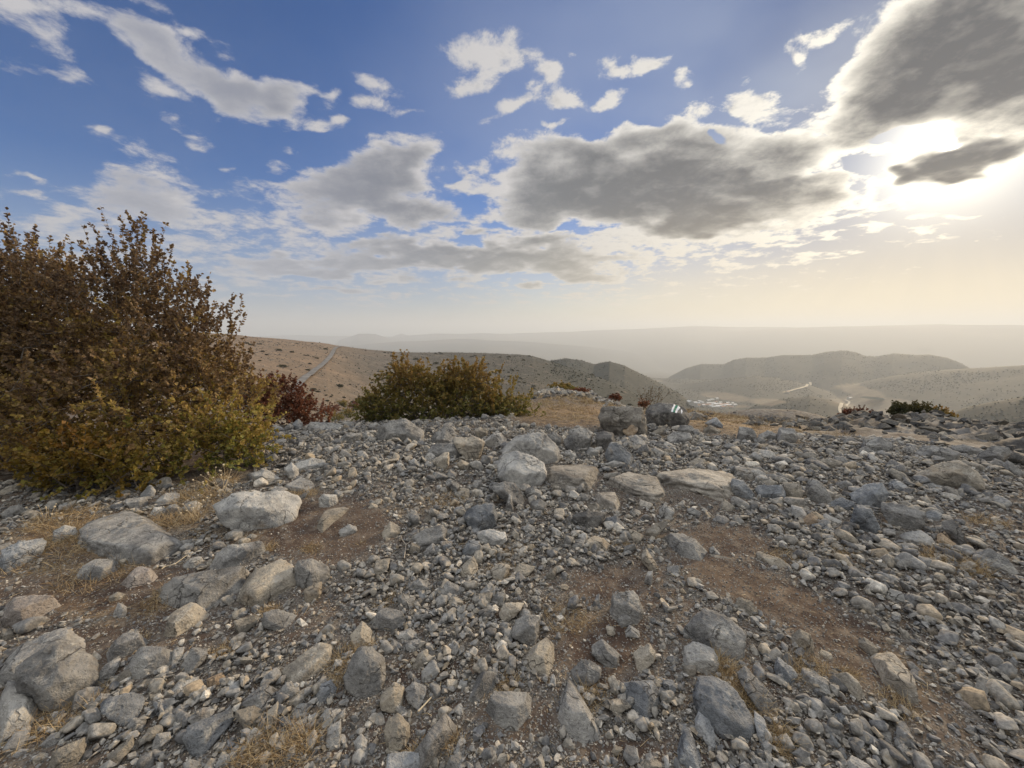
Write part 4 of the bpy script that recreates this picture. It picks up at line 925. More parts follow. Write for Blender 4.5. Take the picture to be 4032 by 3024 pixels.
def sit_stone(rec, seed, name='stone'):
    rg = np.random.default_rng(seed)
    P = rec['P']; H = convex(P); cx, cy = H.mean(0)
    low = H[np.argmax(H[:, 1])]
    big = (H[:, 0].max() - H[:, 0].min())
    if rec['mode'] == 'f':
        lift = min(.018 + .00010 * big, .05)
        t, c = ground_hit(cx, cy, lift)
        if t is None: return None
        pts = [ground_hit(a, b, lift) for a, b in H]
        pts = np.array([p if p is not None else c for _, p in pts])
        W3 = np.array([0, 0, 1.]); U3 = np.array([1., 0, 0]); V3 = np.array([0, 1., 0])
        q = pts - c; poly = q[:, :2]
        size = math.sqrt(max(np.prod(np.ptp(poly, axis=0)), 1e-4)); 
        N, Hh = [], []
        m = len(poly); cc = poly.mean(0); c = c + np.array([cc[0], cc[1], 0]); poly = poly - cc
        hp = convex(poly)
        for i in range(len(hp)):
            a, b = hp[i], hp[(i + 1) % len(hp)]; e = b - a
            if np.hypot(*e) < 1e-4: continue
            nn = np.array([e[1], -e[0]]) / np.hypot(*e); h = nn @ a
            if h < 0: nn, h = -nn, -h
            if h < 1e-3: continue
            t1 = rg.uniform(.15, .8); N.append([nn[0] * math.cos(t1), nn[1] * math.cos(t1), math.sin(t1)]); Hh.append(h * math.cos(t1))
        th = lift * rg.uniform(.8, 1.1) + .01
        for _ in range(3):
            a = rg.uniform(0, 6.28); tt = rg.uniform(.02, .16); N.append([math.cos(a) * tt, math.sin(a) * tt, 1]); Hh.append(th * rg.uniform(.8, 1.1))
        N.append([0, 0, -1]); Hh.append(size * .35)
        B = np.eye(3); strat = np.array([.15, .5, 1.])
        # thin along z: sample densely on top
        N = np.array(N); N /= np.linalg.norm(N, axis=1, keepdims=True); Hh = np.array(Hh)
        V, Fc = ICO[5 if big > 90 else 4]
        Vs = V * np.array([1, 1, .5]); Vs /= np.linalg.norm(Vs, axis=1, keepdims=True)
        # centre below the surface so the crown stays low
        r = planes_to_r(Vs, N, np.maximum(Hh, .01), 50); pts = Vs * r[:, None]
        pts = rough(pts, size * .55, seed, .62 if big < 200 else .95, strat, ledge=.07 if rec['c'] == 's' else .02)
    else:
        H = H.copy(); hh = np.ptp(H[:, 1]); low = low.copy(); dn_ = np.clip((H[:, 1] - cy) / (H[:, 1].max() - cy), 0, 1); H[:, 1] += dn_ * (.16 * hh)
        dc = ray(cx, cy); dn = dc / np.linalg.norm(dc)
        up = np.array([0, 0, 1.]); V3 = up - dn * (up @ dn); V3 /= np.linalg.norm(V3); U3 = np.cross(dn, V3); W3 = -dn
        tb, pb = ground_hit(low[0], low[1] - 2)
        if tb is None: tb, pb = 9., np.array([0, 0, CAMZ]) + 9. * ray(low[0], low[1])
        if rec.get('depth'): pb = np.array([0, 0, CAMZ]) + rec['depth'] * ray(low[0], low[1])
        # plane through the foot, square to the line of sight to the middle of the stone
        o = np.array([0, 0, CAMZ]); k = (pb - o) @ dn
        def onplane(a, b):
            d = ray(a, b); return o + d * (k / (d @ dn))
        c = onplane(cx, cy); pts3 = np.array([onplane(a, b) for a, b in H]); q = pts3 - c
        poly = np.stack([q @ U3, q @ V3], 1); size = math.sqrt(np.prod(np.ptp(poly, axis=0)))
        # push the stone back by a part of its depth so its foot, not its middle, stands at the contact
        N, Hh = [], []
        hp = convex(poly)
        for i in range(len(hp)):
            a, b = hp[i], hp[(i + 1) % len(hp)]; e = b - a
            if np.hypot(*e) < 1e-4: continue
            nn = np.array([e[1], -e[0]]) / np.hypot(*e); h = nn @ a
            if h < 0: nn, h = -nn, -h
            h = max(h, .04 * size)
            upn = nn[1]
            ta = rg.uniform(.10, .55) + (.35 if upn > .4 else 0); tb_ = rg.uniform(.1, .6)
            if upn < -.35: ta = -.35
            for tt, sg in ((ta, 1), (tb_, -1)):
                N.append(np.append(nn * math.cos(tt), sg * math.sin(tt))); Hh.append(h * math.cos(tt))
        # broad facets: one facing mostly up, one or two facing the viewer and the sides
        upl = np.array([0, up @ V3, up @ W3])
        dep = size * rg.uniform(.34, .50)
        f0 = upl * rg.uniform(.8, 1.2) + np.array([rg.uniform(-.35, .35), 0, rg.uniform(.35, .9)])
        fs = [(f0, dep * rg.uniform(.8, .95)), (np.array([rg.uniform(-.5, .0), rg.uniform(-.45, .1), 1.]), dep * rg.uniform(.85, 1.0)), (np.array([rg.uniform(.0, .6), rg.uniform(-.45, .1), 1.]), dep * rg.uniform(.8, 1.0)),
              (np.array([rg.uniform(-.4, .4), rg.uniform(-.4, .4), -1.]), dep), (np.array([rg.uniform(-.7, .7), rg.uniform(-.7, .7), -1.]), dep * .95)]
        for f, h in fs: N.append(f / np.linalg.norm(f)); Hh.append(h)
        N = np.array(N); Hh = np.array(Hh)
        V, Fc = ICO[5 if big > 80 else 4]
        r = planes_to_r(V, N, Hh, 70 if big < 250 else 45); pts = V * r[:, None]
        pts = rough(pts, size * .5, seed, 1.6 if rec['c'] == 's' else .7 if rec['name'] == 'front twin boulder' else 1.0, rg.normal(size=3) * .4 + [0, 1, 0], ledge=.05 if rec['c'] == 's' else .022)
        B = np.stack([U3, V3, W3], 0); pts = pts @ B
        c = c - W3 * (size * .17)
    W = c + pts
    zg = terrain(c[None, 0], c[None, 1])[0]
    if rec['mode'] == 's':
        gz = terrain(W[:, 0], W[:, 1], False); gap = (W[:, 2] - gz).min()
        if gap > -.004: c = c - np.array([0, 0, gap + .012 + .03 * size])
    o = mesh_np(name, pts, Fc, SM[rec['c']], smooth=True)
    o.location = c
    rec['o'] = o; rec['ctr'] = c; rec['size'] = size
    placed.append((cx, cy, big / 2, np.ptp(H[:, 1]) / 2, c, size * .5))
    return o

# ------------------------------------------------------------------ rubble, gravel, straw
def hull_rock(n, seed, squash):
    rg = np.random.default_rng(seed); bm = bmesh.new()
    p = rg.normal(size=(n, 3)); p /= np.linalg.norm(p, axis=1, keepdims=True); p *= rg.uniform(.75, 1.0, (n, 1))
    p *= np.array([1.15, .85, squash])
    for q in p: bm.verts.new(q)
    r = bmesh.ops.convex_hull(bm, input=bm.verts)
    for g in set(r['geom_interior']) | set(r['geom_unused']):
        if isinstance(g, bmesh.types.BMVert) and g.is_valid: bm.verts.remove(g)
    bmesh.ops.triangulate(bm, faces=bm.faces); bm.verts.ensure_lookup_table(); bm.verts.index_update()
    V = np.array([v.co[:] for v in bm.verts]); Fc = np.array([[v.index for v in f.verts] for f in bm.faces]); bm.free()
    return V, Fc
def cut_rock(sub, seed, squash):
    rg = np.random.default_rng(seed); V, Fc = ICO[sub]
    k = rg.integers(7, 11); N = rg.normal(size=(k, 3)); N /= np.linalg.norm(N, axis=1, keepdims=True); H = rg.uniform(.62, 1., k)
    N = np.vstack([N, np.eye(3), -np.eye(3)]); H = np.concatenate([H, np.ones(6)])
    r = planes_to_r(V, N, H, 90); P = V * r[:, None]; P = rough(P, .9, seed, .55, None, sub > 3)
    return P * np.array([1.12, .86, squash]), Fc
def rot_mats(n, rg, tilt):
    a = rg.uniform(0, 2 * math.pi, n); tx = rg.normal(0, tilt, n); ty = rg.normal(0, tilt, n)
    ca, sa = np.cos(a), np.sin(a); cx, sx = np.cos(tx), np.sin(tx); cy, sy = np.cos(ty), np.sin(ty); O = np.zeros(n); I = np.ones(n)
    Rz = np.stack([ca, -sa, O, sa, ca, O, O, O, I], -1).reshape(n, 3, 3)
    Rx = np.stack([I, O, O, O, cx, -sx, O, sx, cx], -1).reshape(n, 3, 3)
    Ry = np.stack([cy, O, sy, O, I, O, -sy, O, cy], -1).reshape(n, 3, 3)
    return Rx @ Ry @ Rz
def merge_instances(name, variants, pos, size, rg, mat, tilt=.35, attrs=True, kind='stuff', smooth=False):
    vi = rg.integers(0, len(variants), len(pos)); Rm = rot_mats(len(pos), rg, tilt)
    st = rg.uniform(.8, 1.25, (len(pos), 3)); VV, FF, AA = [], [], []; base = 0
    shade = rg.uniform(0, 1, len(pos))
    for k, (V, Fc) in enumerate(variants):
        ix = np.where(vi == k)[0]
        if not len(ix): continue
        Vi = (V[None] * st[ix][:, None]) * size[ix][:, None, None]
        Vi = np.einsum('nij,nvj->nvi', Rm[ix], Vi) + pos[ix][:, None]
        VV.append(Vi.reshape(-1, 3)); FF.append((Fc[None] + (base + np.arange(len(ix)) * len(V))[:, None, None]).reshape(-1, 3)); base += len(ix) * len(V)
        AA.append(np.repeat(shade[ix], len(V)))
    o = mesh_np(name, np.vstack(VV), np.vstack(FF), mat, smooth=smooth, attrs=dict(shade=np.concatenate(AA)))
    return tag(o, kind=kind)
def rubble_mat(name, dark=1.):
    m, t, b = new_mat(name)
    a = t.node('ShaderNodeAttribute'); a.attribute_name = 'shade'; s = a.outputs['Fac']
    pos = t.node('ShaderNodeNewGeometry').outputs['Position']
    c = t.rgbramp(s, [(0, (.10, .10, .102)), (.14, (.165, .17, .18)), (.30, (.225, .226, .226)), (.48, (.27, .264, .252)), (.62, (.30, .282, .25)), (.74, (.20, .21, .226)), (.86, (.42, .415, .40)), (.94, (.31, .262, .20)), (1., (.60, .59, .56))])
    n = t.noise(pos, 45, 5, .68); n2 = t.noise(pos, 150, 3, .6)
    c = t.vmath('SCALE', c, dark)
    c = t.mix(1., c, t.mix(t.ramp(n, .36, .64), (.66, .66, .66), (1.28, 1.26, 1.22)), 'MULTIPLY')
    c = t.mix(t.math('MULTIPLY', t.ramp(t.noise(pos, 26, 4, .7), .56, .64), .4), c, (.42, .345, .25))
    t.put(b.inputs['Base Color'], c); bump(t, b, t.math('ADD', n, t.math('MULTIPLY', n2, .5)), .6, .008)
    return m
def off_stones(x, y, rad, keep=.5):
    """keep rubble from sitting inside the bigger stones"""
    ok = np.ones(len(x), bool)
    for (_, _, _, _, c, s) in placed:
        if s < .05: continue
        ok &= (x - c[0]) ** 2 + (y - c[1]) ** 2 > (s * keep) ** 2
    return ok
def scatter(n, rmin, rmax, azmax, rg, pw=1.0):
    """points over the stony ground, evenly spread per area (pw = 1) or favouring the near part"""
    u = rg.uniform(0, 1, n); r = (rmin ** (2 * pw) + u * (rmax ** (2 * pw) - rmin ** (2 * pw))) ** (1 / (2 * pw))
    a = rg.uniform(-azmax, azmax, n); return np.sin(a) * r, np.cos(a) * r
def rubble():
    rg = np.random.default_rng(21); mat = rubble_mat('rubble_limestone')
    hi = [cut_rock(3, 300 + k, .62 + .03 * (k % 6)) for k in range(14)] + [cut_rock(3, 340 + k, .36) for k in range(6)]
    mid = [hull_rock(16, 400 + k, .45 + .06 * (k % 6)) for k in range(24)]
    lo = [hull_rock(10, 500 + k, .5) for k in range(14)]
    def put(name, variants, n, r0, r1, s0, s1, pw, thr, gain, tilt=.4, sink=.25, keep=1.12, pile=0.):
        n = int(n * 1.22); x, y = scatter(n, r0 * .75, r1, 1.24, rg, pw); z = terrain(x, y)
        rub, straw, X, Y, D = masks(x, y, z)
        ok = (rg.uniform(0, 1, n) < np.clip((rub - thr) * gain, 0, 1)) & (X > -1500) & (X < 5500) & (Y < 4300) & off_stones(x, y, 0, keep)
        ok &= ~((np.arctan2(x, y) > .56) & (np.hypot(x, y) > 8.5 + .4 * vnoise(np.stack([x, y], -1) * 1.2, 4)))
        ok &= ~((X < 1000) & (Y < 1900) & (np.hypot(x, y) > 4.6))
        x, y, z, rub = x[ok], y[ok], z[ok], rub[ok]; n = len(x)
        s = s0 * (s1 / s0) ** (rg.beta(1.1, 2.6, n)); s = np.minimum(s, .006 + .0135 * np.hypot(x, y)); z = z + s * sink + rg.uniform(0, pile, n) * np.clip(rub * 1.6 - .8, 0, 1)
        print(name, n)
        return merge_instances(name, variants, np.stack([x, y, z], -1), s, rg, mat, tilt, smooth=(variants is hi))
    put('rubble', hi, 6800, 1.1, 10.5, .030, .095, 1.0, .38, 1.5, pile=.03)
    put('rubble', mid, 62000, 1.0, 9.5, .014, .040, .85, .22, 1.3, pile=.03)
    put('gravel', lo, 330000, .9, 8.5, .0028, .014, .58, -.45, .85, sink=.2, pile=.012, keep=.7)
    # scree and loose blocks beyond the crest and on the far outcrop
    x, y = scatter(22000, 8.4, 34, 1.15, rg); az = np.arctan2(x, y); r = np.hypot(x, y)
    w = np.where(az > .56, .9 * sstep(r, 8.4, 9.2), np.where((az > .02) & (az < .4), np.clip((r - 14) / 7, 0, 1) * .8, .3 * (az > -.25) * (az < .5)))
    ok = rg.uniform(0, 1, len(x)) < w; x, y, r = x[ok], y[ok], r[ok]; z = terrain(x, y); s = rg.uniform(.05, .16, len(x)) * (r / 16) ** .4
    md = rubble_mat('outcrop_limestone', .5)
    merge_instances('rubble', mid, np.stack([x, y, z + s * .15], -1), s * rg.uniform(.6, 1.5, len(x)), rg, md, .5)
    x, y = scatter(2600, 17, 30, .42, rg); az = np.arctan2(x, y); r = np.hypot(x, y); z = terrain(x, y); X, Y, D = project(np.stack([x, y, z], -1))
    ok = (X > 2120) & (X < 2540) & (rg.uniform(0, 1, len(x)) < np.clip((1640 - Y) / 70, .1, 1)); x, y, z = x[ok], y[ok], z[ok]
    merge_instances('rubble', mid, np.stack([x, y, z + .06], -1), rg.uniform(.08, .30, len(x)), rg, mat, .5)
    # pale stones strewn over the near hillside
    x, y = scatter(16000, 45, 430, .95, rg, .6); z = terrain(x, y); r = np.hypot(x, y); s = rg.uniform(.14, .62, len(x)) * (r / 160) ** .55
    ok = rg.uniform(0, 1, len(x)) < .35 + .6 * (fbm(np.stack([x, y], -1) / 25, 3, 90) > .05); x, y, z, s = x[ok], y[ok], z[ok], s[ok]
    merge_instances('rubble', lo, np.stack([x, y, z], -1), s, rg, md, .5)

def straw_mat(name='dry_straw', c0=(.17, .11, .055), c1=(.42, .31, .17), c2=(.58, .48, .31)):
    m, t, b = new_mat(name)
    a = t.node('ShaderNodeAttribute'); a.attribute_name = 'shade'
    t.put(b.inputs['Base Color'], t.rgbramp(a.outputs['Fac'], [(0, c0), (.55, c1), (1, c2)])); b.inputs['Roughness'].default_value = .75
    b.inputs['Transmission Weight'].default_value = 0
    return m
def blades(base, direction, length, width, rg, curl=.5, segs=3):
    """thin curved blades; base (n,3), direction (n,3) unit"""
    n = len(base); side = np.cross(direction, rg.normal(size=(n, 3))); side /= np.linalg.norm(side, axis=1, keepdims=True)
    bend = np.cross(side, direction) * curl * rg.uniform(-1, 1, (n, 1)); bend[:, 2] -= .25 * curl
    V = []
    for k in range(segs + 1):
        t = k / segs; p = base + direction * (length * t)[:, None] + bend * (length * t * t)[:, None]
        w = (width * (1 - .85 * t))[:, None] * side
        V += [p - w, p + w]
    V = np.stack(V, 1); idx = np.arange(n)[:, None] * (2 * (segs + 1)); Fs = []
    for k in range(segs): Fs.append(np.stack([idx[:, 0] + 2 * k, idx[:, 0] + 2 * k + 1, idx[:, 0] + 2 * k + 3, idx[:, 0] + 2 * k + 2], -1))
    return V.reshape(-1, 3), np.concatenate(Fs), np.repeat(rg.uniform(0, 1, n), 2 * (segs + 1))
# tufts read in the photo: x, y, half-width px, height factor
TUFTS = [(330,2120,150,.5),(450,2110,120,.7),(700,2040,90,1.),(180,2180,160,.4),(400,2260,150,.35),(760,1960,90,1.1),(900,1990,60,.6),(860,1900,70,1.2),(1080,2980,150,.7),(1180,2920,90,.8),
         (1000,2960,90,.6),(1350,2600,60,.7),(1330,2680,40,.5),(2320,2720,50,.7),(2290,2780,40,.5),(2000,2690,45,.5),(1780,2930,50,.4),(1650,2950,40,.4),(2230,2430,90,.3),(2860,2640,40,1.),(2900,2720,60,1.),
         (2960,2770,50,.9),(2820,2600,30,.9),(3070,2880,40,.9),(3060,2940,50,.8),(3180,2620,70,.5),(3130,2650,50,.5),(3700,2200,80,.7),(3770,2220,90,.8),(3830,2240,70,.6),(3880,2060,70,.4),(1760,1960,90,.35),
         (1200,1950,50,.6),(1150,1930,40,.4),(1050,2160,40,.5),(3340,2650,40,.3),(3520,2750,60,.3),(3560,2810,50,.3),(1990,2250,80,.25),(2020,2180,70,.25),(240,2800,140,.35),(120,2880,120,.4),(330,2730,80,.3),
         (620,2370,60,.4),(660,2330,50,.5),(1230,2150,40,.3),(880,2560,50,.4),(520,2520,60,.3),(1520,2360,50,.3),(1430,2540,40,.4),(3300,2180,60,.4),(3100,2190,80,.3),(2440,2140,60,.25),(1060,2400,40,.4),(250,2050,120,.6)]
def dry_grass():
    rg = np.random.default_rng(31); B, Dr, L, Wd = [], [], [], []
    def tuft(c, rad, h, n):
        a = rg.uniform(0, 6.28, n); q = np.sqrt(rg.uniform(0, 1, n)) * rad
        p = np.stack([c[0] + np.cos(a) * q, c[1] + np.sin(a) * q * .8], -1); z = terrain(p[:, 0], p[:, 1]) - .004
        lean = rg.normal(0, .75, (n, 2)); d = np.stack([lean[:, 0], lean[:, 1], np.ones(n) * rg.uniform(.15, 1., n)], -1); d /= np.linalg.norm(d, axis=1, keepdims=True)
        B.append(np.column_stack([p, z])); Dr.append(d); L.append(h * rg.uniform(.35, 1., n)); Wd.append(np.full(n, .0009) * (1 + .12 * np.hypot(*c[:2]) + .45 * max(np.hypot(*c[:2]) - 6, 0)))
    for (px, py, hw, hf) in TUFTS:
        t, p = ground_hit(px, py + 8)
        if p is None: continue
        rad = hw / F * t * 1.0; tuft(p, rad, (.05 + .12 * hf) * (.6 + .4 * min(rad / .15, 1.5)), int(360 * min(1.6, .4 + rad / .2)))
    # small scattered tufts where straw lies
    x, y = scatter(1500, 1.1, 9.5, 1.0, rg, .9); z = terrain(x, y); rub, straw, X, Y, D = masks(x, y, z)
    ok = (rg.uniform(0, 1, len(x)) < np.clip(straw * 1.2 - .1 - .2 * rub, .02, .9)) & (X > -300) & (X < 4350) & (Y < 3200)
    for a, b in zip(x[ok], y[ok]): tuft((a, b), rg.uniform(.03, .11), rg.uniform(.025, .07), int(rg.uniform(25, 70)))
    # brown grass on the slopes behind the crest
    x, y = scatter(9000, 7.0, 30, .98, rg, .8); az = np.arctan2(x, y); r = np.hypot(x, y)
    w = sstep(az, -.08, .02) * (1 - sstep(az, .56, .70)) * sstep(r, 7, 8) * (1 - sstep(r, 19, 28)); w = np.maximum(w, .9 * (az > .40) * (az < .74) * (r < 13) * (r > 7.8)) * (.3 + .7 * (fbm(np.stack([x, y], -1) * .8, 3, 55) > -.1))
    ok = rg.uniform(0, 1, len(x)) < w * .5
    for a, b in zip(x[ok], y[ok]): tuft((a, b), rg.uniform(.10, .3), rg.uniform(.08, .2) + .008 * math.hypot(a, b), 34)
    V, Fc, S = blades(np.vstack(B), np.vstack(Dr), np.concatenate(L), np.concatenate(Wd), rg)
    o = mesh_np('dry_grass', V, Fc, straw_mat(), attrs=dict(shade=S)); tag(o, kind='stuff')
    # straw and dead leaf litter lying on the soil
    x, y = scatter(110000, .9, 8, 1.0, rg, .6); z = terrain(x, y); rub, straw, X, Y, D = masks(x, y, z)
    ok = (rg.uniform(0, 1, len(x)) < np.clip(straw - .02, .12, 1)) & (X > -200) & (X < 4300)
    x, y, z = x[ok], y[ok], z[ok]; n = len(x); a = rg.uniform(0, 6.28, n); d = np.stack([np.cos(a), np.sin(a), rg.normal(.06, .16, n)], -1); d /= np.linalg.norm(d, axis=1, keepdims=True)
    V, Fc, S = blades(np.stack([x, y, z + rg.uniform(0, .010, n)], -1), d, rg.uniform(.015, .07, n), rg.uniform(.0007, .0016, n), rg, .35, 2)
    o = mesh_np('straw_litter', V, Fc, straw_mat('litter_straw', (.10, .065, .04), (.30, .215, .12), (.55, .46, .30)), attrs=dict(shade=S)); tag(o, kind='stuff')

# ------------------------------------------------------------------ bushes
def leaf_mat(name, stops, trans=.35):
    m = bpy.data.materials.new(name); m.use_nodes = True; m.node_tree.nodes.clear(); t = NT(m.node_tree)
    a = t.node('ShaderNodeAttribute'); a.attribute_name = 'hue'
    c = t.rgbramp(a.outputs['Fac'], stops)
    b = t.node('ShaderNodeBsdfPrincipled'); t.put(b.inputs['Base Color'], c); b.inputs['Roughness'].default_value = .55; b.inputs['Specular IOR Level'].default_value = .35
    tr = t.node('ShaderNodeBsdfTranslucent'); t.put(tr.inputs[0], c)
    mx = t.node('ShaderNodeMixShader'); mx.inputs[0].default_value = trans; t.l.new(b.outputs[0], mx.inputs[1]); t.l.new(tr.outputs[0], mx.inputs[2])
    o = t.node('ShaderNodeOutputMaterial'); t.l.new(mx.outputs[0], o.inputs[0]); return m
def bark_mat(name, c0=(.07, .058, .05), c1=(.20, .175, .15)):
    m, t, b = new_mat(name); pos = t.node('ShaderNodeNewGeometry').outputs['Position']
    n = t.noise(pos, 30, 4, .65); t.put(b.inputs['Base Color'], t.mix(t.ramp(n, .35, .65), c0, c1)); return m
def tubes(A, B, ra, rb, k=5):
    """tapered tubes between point rows A and B"""
    A = np.asarray(A); B = np.asarray(B); d = B - A; L = np.linalg.norm(d, axis=1, keepdims=True); d = d / np.maximum(L, 1e-6)
    ref = np.where(np.abs(d[:, 2:3]) > .9, [[1., 0, 0]], [[0, 0, 1.]]); u = np.cross(d, ref); u /= np.linalg.norm(u, axis=1, keepdims=True); v = np.cross(d, u)
    th = np.arange(k) / k * 2 * math.pi; ring = np.cos(th)[None, :, None] * u[:, None] + np.sin(th)[None, :, None] * v[:, None]
    V = np.concatenate([A[:, None] + ring * np.asarray(ra)[:, None, None], B[:, None] + ring * np.asarray(rb)[:, None, None]], 1)
    n = len(A); b = np.arange(n)[:, None] * 2 * k; j = np.arange(k)[None]; j2 = (j + 1) % k
    Fc = np.stack([b + j, b + j2, b + k + j2, b + k + j], -1).reshape(-1, 4)
    return V.reshape(-1, 3), Fc
def leaves(base, d, size, rg, wid=.45):
    """folded pointed leaves of two faces each"""
    n = len(base); s = np.cross(d, rg.normal(size=(n, 3))); s /= np.maximum(np.linalg.norm(s, axis=1, keepdims=True), 1e-6); nm = np.cross(s, d)
    L = size[:, None]; w = wid * L * rg.uniform(.75, 1.15, (n, 1)); fold = rg.uniform(.1, .35, (n, 1)) * L
    tip = base + d * L - nm * fold * rg.uniform(-.4, 1., (n, 1)); mid = base + d * L * .55
    V = np.stack([base, mid - s * w + nm * fold * .5, tip, mid + s * w + nm * fold * .5], 1).reshape(-1, 3)
    i = np.arange(n)[:, None] * 4; return V, np.concatenate([i + [[0, 1, 2]], i + [[0, 2, 3]]])
def make_bush(root, blobs, foot, n_sh, leafn, leaf, shoot, seed, lmat, bmat, hue, spikes=(), k_up=.6, r0=.05, dens_in=.45, tube_k=4):
    """blobs: ellipsoids (x,y,z,rx,ry,rz,weight) that carry the crown; foot: points where stems leave the ground"""
    rg = np.random.default_rng(seed); bl = np.array([b[:6] for b in blobs], float); wt = np.array([b[6] for b in blobs], float)
    vol = (bl[:, 3] * bl[:, 4] * bl[:, 5]) ** (2 / 3) * wt; ch = rg.choice(len(bl), n_sh, p=vol / vol.sum())
    d = rg.normal(size=(n_sh, 3)); d /= np.linalg.norm(d, axis=1, keepdims=True)
    rad = rg.uniform(0, 1, n_sh) ** dens_in
    P = bl[ch, :3] + d * bl[ch, 3:6] * rad[:, None]
    # uneven crown: drop shoots in noisy gaps
    ok = fbm(P * 1.6, 3, seed) > -.20 - .25 * rg.uniform(0, 1, n_sh)
    ok &= P[:, 2] > terrain(P[:, 0], P[:, 1], False) + .03
    P, d = P[ok], d[ok]
    dr = d * .75 + np.array([0, 0, k_up]) + rg.normal(0, .55, P.shape); 
    if len(spikes):
        sp = np.array([s[:3] for s in spikes], float); sd = np.array([s[3:6] for s in spikes], float); P = np.vstack([P, sp]); dr = np.vstack([dr, sd * 2.4])
    dl = np.linalg.norm(dr, axis=1, keepdims=True); drn = dr / dl
    sl = shoot * rg.uniform(.6, 1.3, len(P)) * np.clip(dl[:, 0] / 1.2, .8, 2.)
    # skeleton: join every shoot to the nearest point of the growing frame
    order = np.argsort(np.linalg.norm(P - np.array(foot).mean(0), axis=1))
    nodes = [np.array(f, float) for f in foot]; par = [-1] * len(nodes); NP = np.zeros((len(P) * 3 + len(foot), 3)); NP[:len(foot)] = foot; cnt = len(foot)
    dist0 = np.zeros(len(NP)); 
    for q in order:
        p = P[q]; dd = np.linalg.norm(NP[:cnt] - p, axis=1) + .22 * dist0[:cnt]
        b = int(np.argmin(dd)); L = np.linalg.norm(p - NP[b]); m = 2 if L > .35 else 1
        prev = b
        for s in range(1, m + 1):
            pt = NP[b] + (p - NP[b]) * (s / m) + (rg.normal(0, .06, 3) * L if s < m else 0)
            if s < m: pt[2] += .05 * L
            NP[cnt] = pt; dist0[cnt] = dist0[prev] + L / m; par.append(prev); prev = cnt; cnt += 1
    par = np.array(par); load = np.zeros(cnt)
    load += .25
    for i in range(cnt - 1, -1, -1):
        if par[i] >= 0: load[par[i]] += load[i]
    rr = .0022 + (r0 - .002) * (load / load.max()) ** .55
    ix = np.where(par >= 0)[0]
    Vb, Fb = tubes(NP[par[ix]], NP[ix], np.minimum(rr[par[ix]], rr[ix] * 1.6), rr[ix], tube_k)
    # shoots themselves, slightly curved
    bend = rg.normal(0, .22, P.shape); E1 = P + drn * (sl * .5)[:, None] + bend * (sl * .15)[:, None]; E2 = P + drn * sl[:, None] + bend * (sl * .5)[:, None]
    V1, F1 = tubes(P, E1, np.full(len(P), .0026), np.full(len(P), .002), 3); V2, F2 = tubes(E1, E2, np.full(len(P), .002), np.full(len(P), .0012), 3)
    nq = len(Vb); Vt = np.vstack([Vb, V1, V2])
    F1q = np.vstack([F1 + nq, F2 + nq + len(V1)])
    mesh_np('trunk', Vt, np.vstack([Fb, F1q]), bmat, parent=root)
    nl = (leafn * sl / shoot).astype(int).clip(4, leafn * 2); own = np.repeat(np.arange(len(P)), nl)
    t = rg.uniform(.02, 1.05, len(own)); bp = P[own] + drn[own] * (sl[own] * t)[:, None] + bend[own] * (sl[own] * t * t * .5)[:, None]
    ld = drn[own] * .6 + rg.normal(0, .75, bp.shape); ld /= np.linalg.norm(ld, axis=1, keepdims=True)
    size = leaf * rg.uniform(.6, 1.25, len(own))
    V, Fc = leaves(bp, ld, size, rg)
    h = np.clip(hue(bp) + .10 * rg.normal(size=len(own)) + .10 * rg.normal(size=len(P))[own], 0, 1)
    mesh_np('crown', V, Fc, lmat, parent=root, attrs=dict(hue=np.repeat(h, 4)))
    return len(own)
def at(px, py, t):
    return np.array([0, 0, CAMZ]) + t * ray(px, py)
OAK = [(0, (.11, .068, .042)), (.22, (.215, .145, .080)), (.42, (.32, .215, .085)), (.60, (.40, .30, .075)), (.78, (.29, .27, .065)), (1., (.15, .18, .055))]
REDS = [(0, (.085, .034, .022)), (.5, (.19, .070, .038)), (1., (.28, .13, .055))]
GREENS = [(0, (.27, .17, .05)), (.3, (.27, .205, .058)), (.6, (.175, .175, .05)), (1., (.09, .12, .038))]
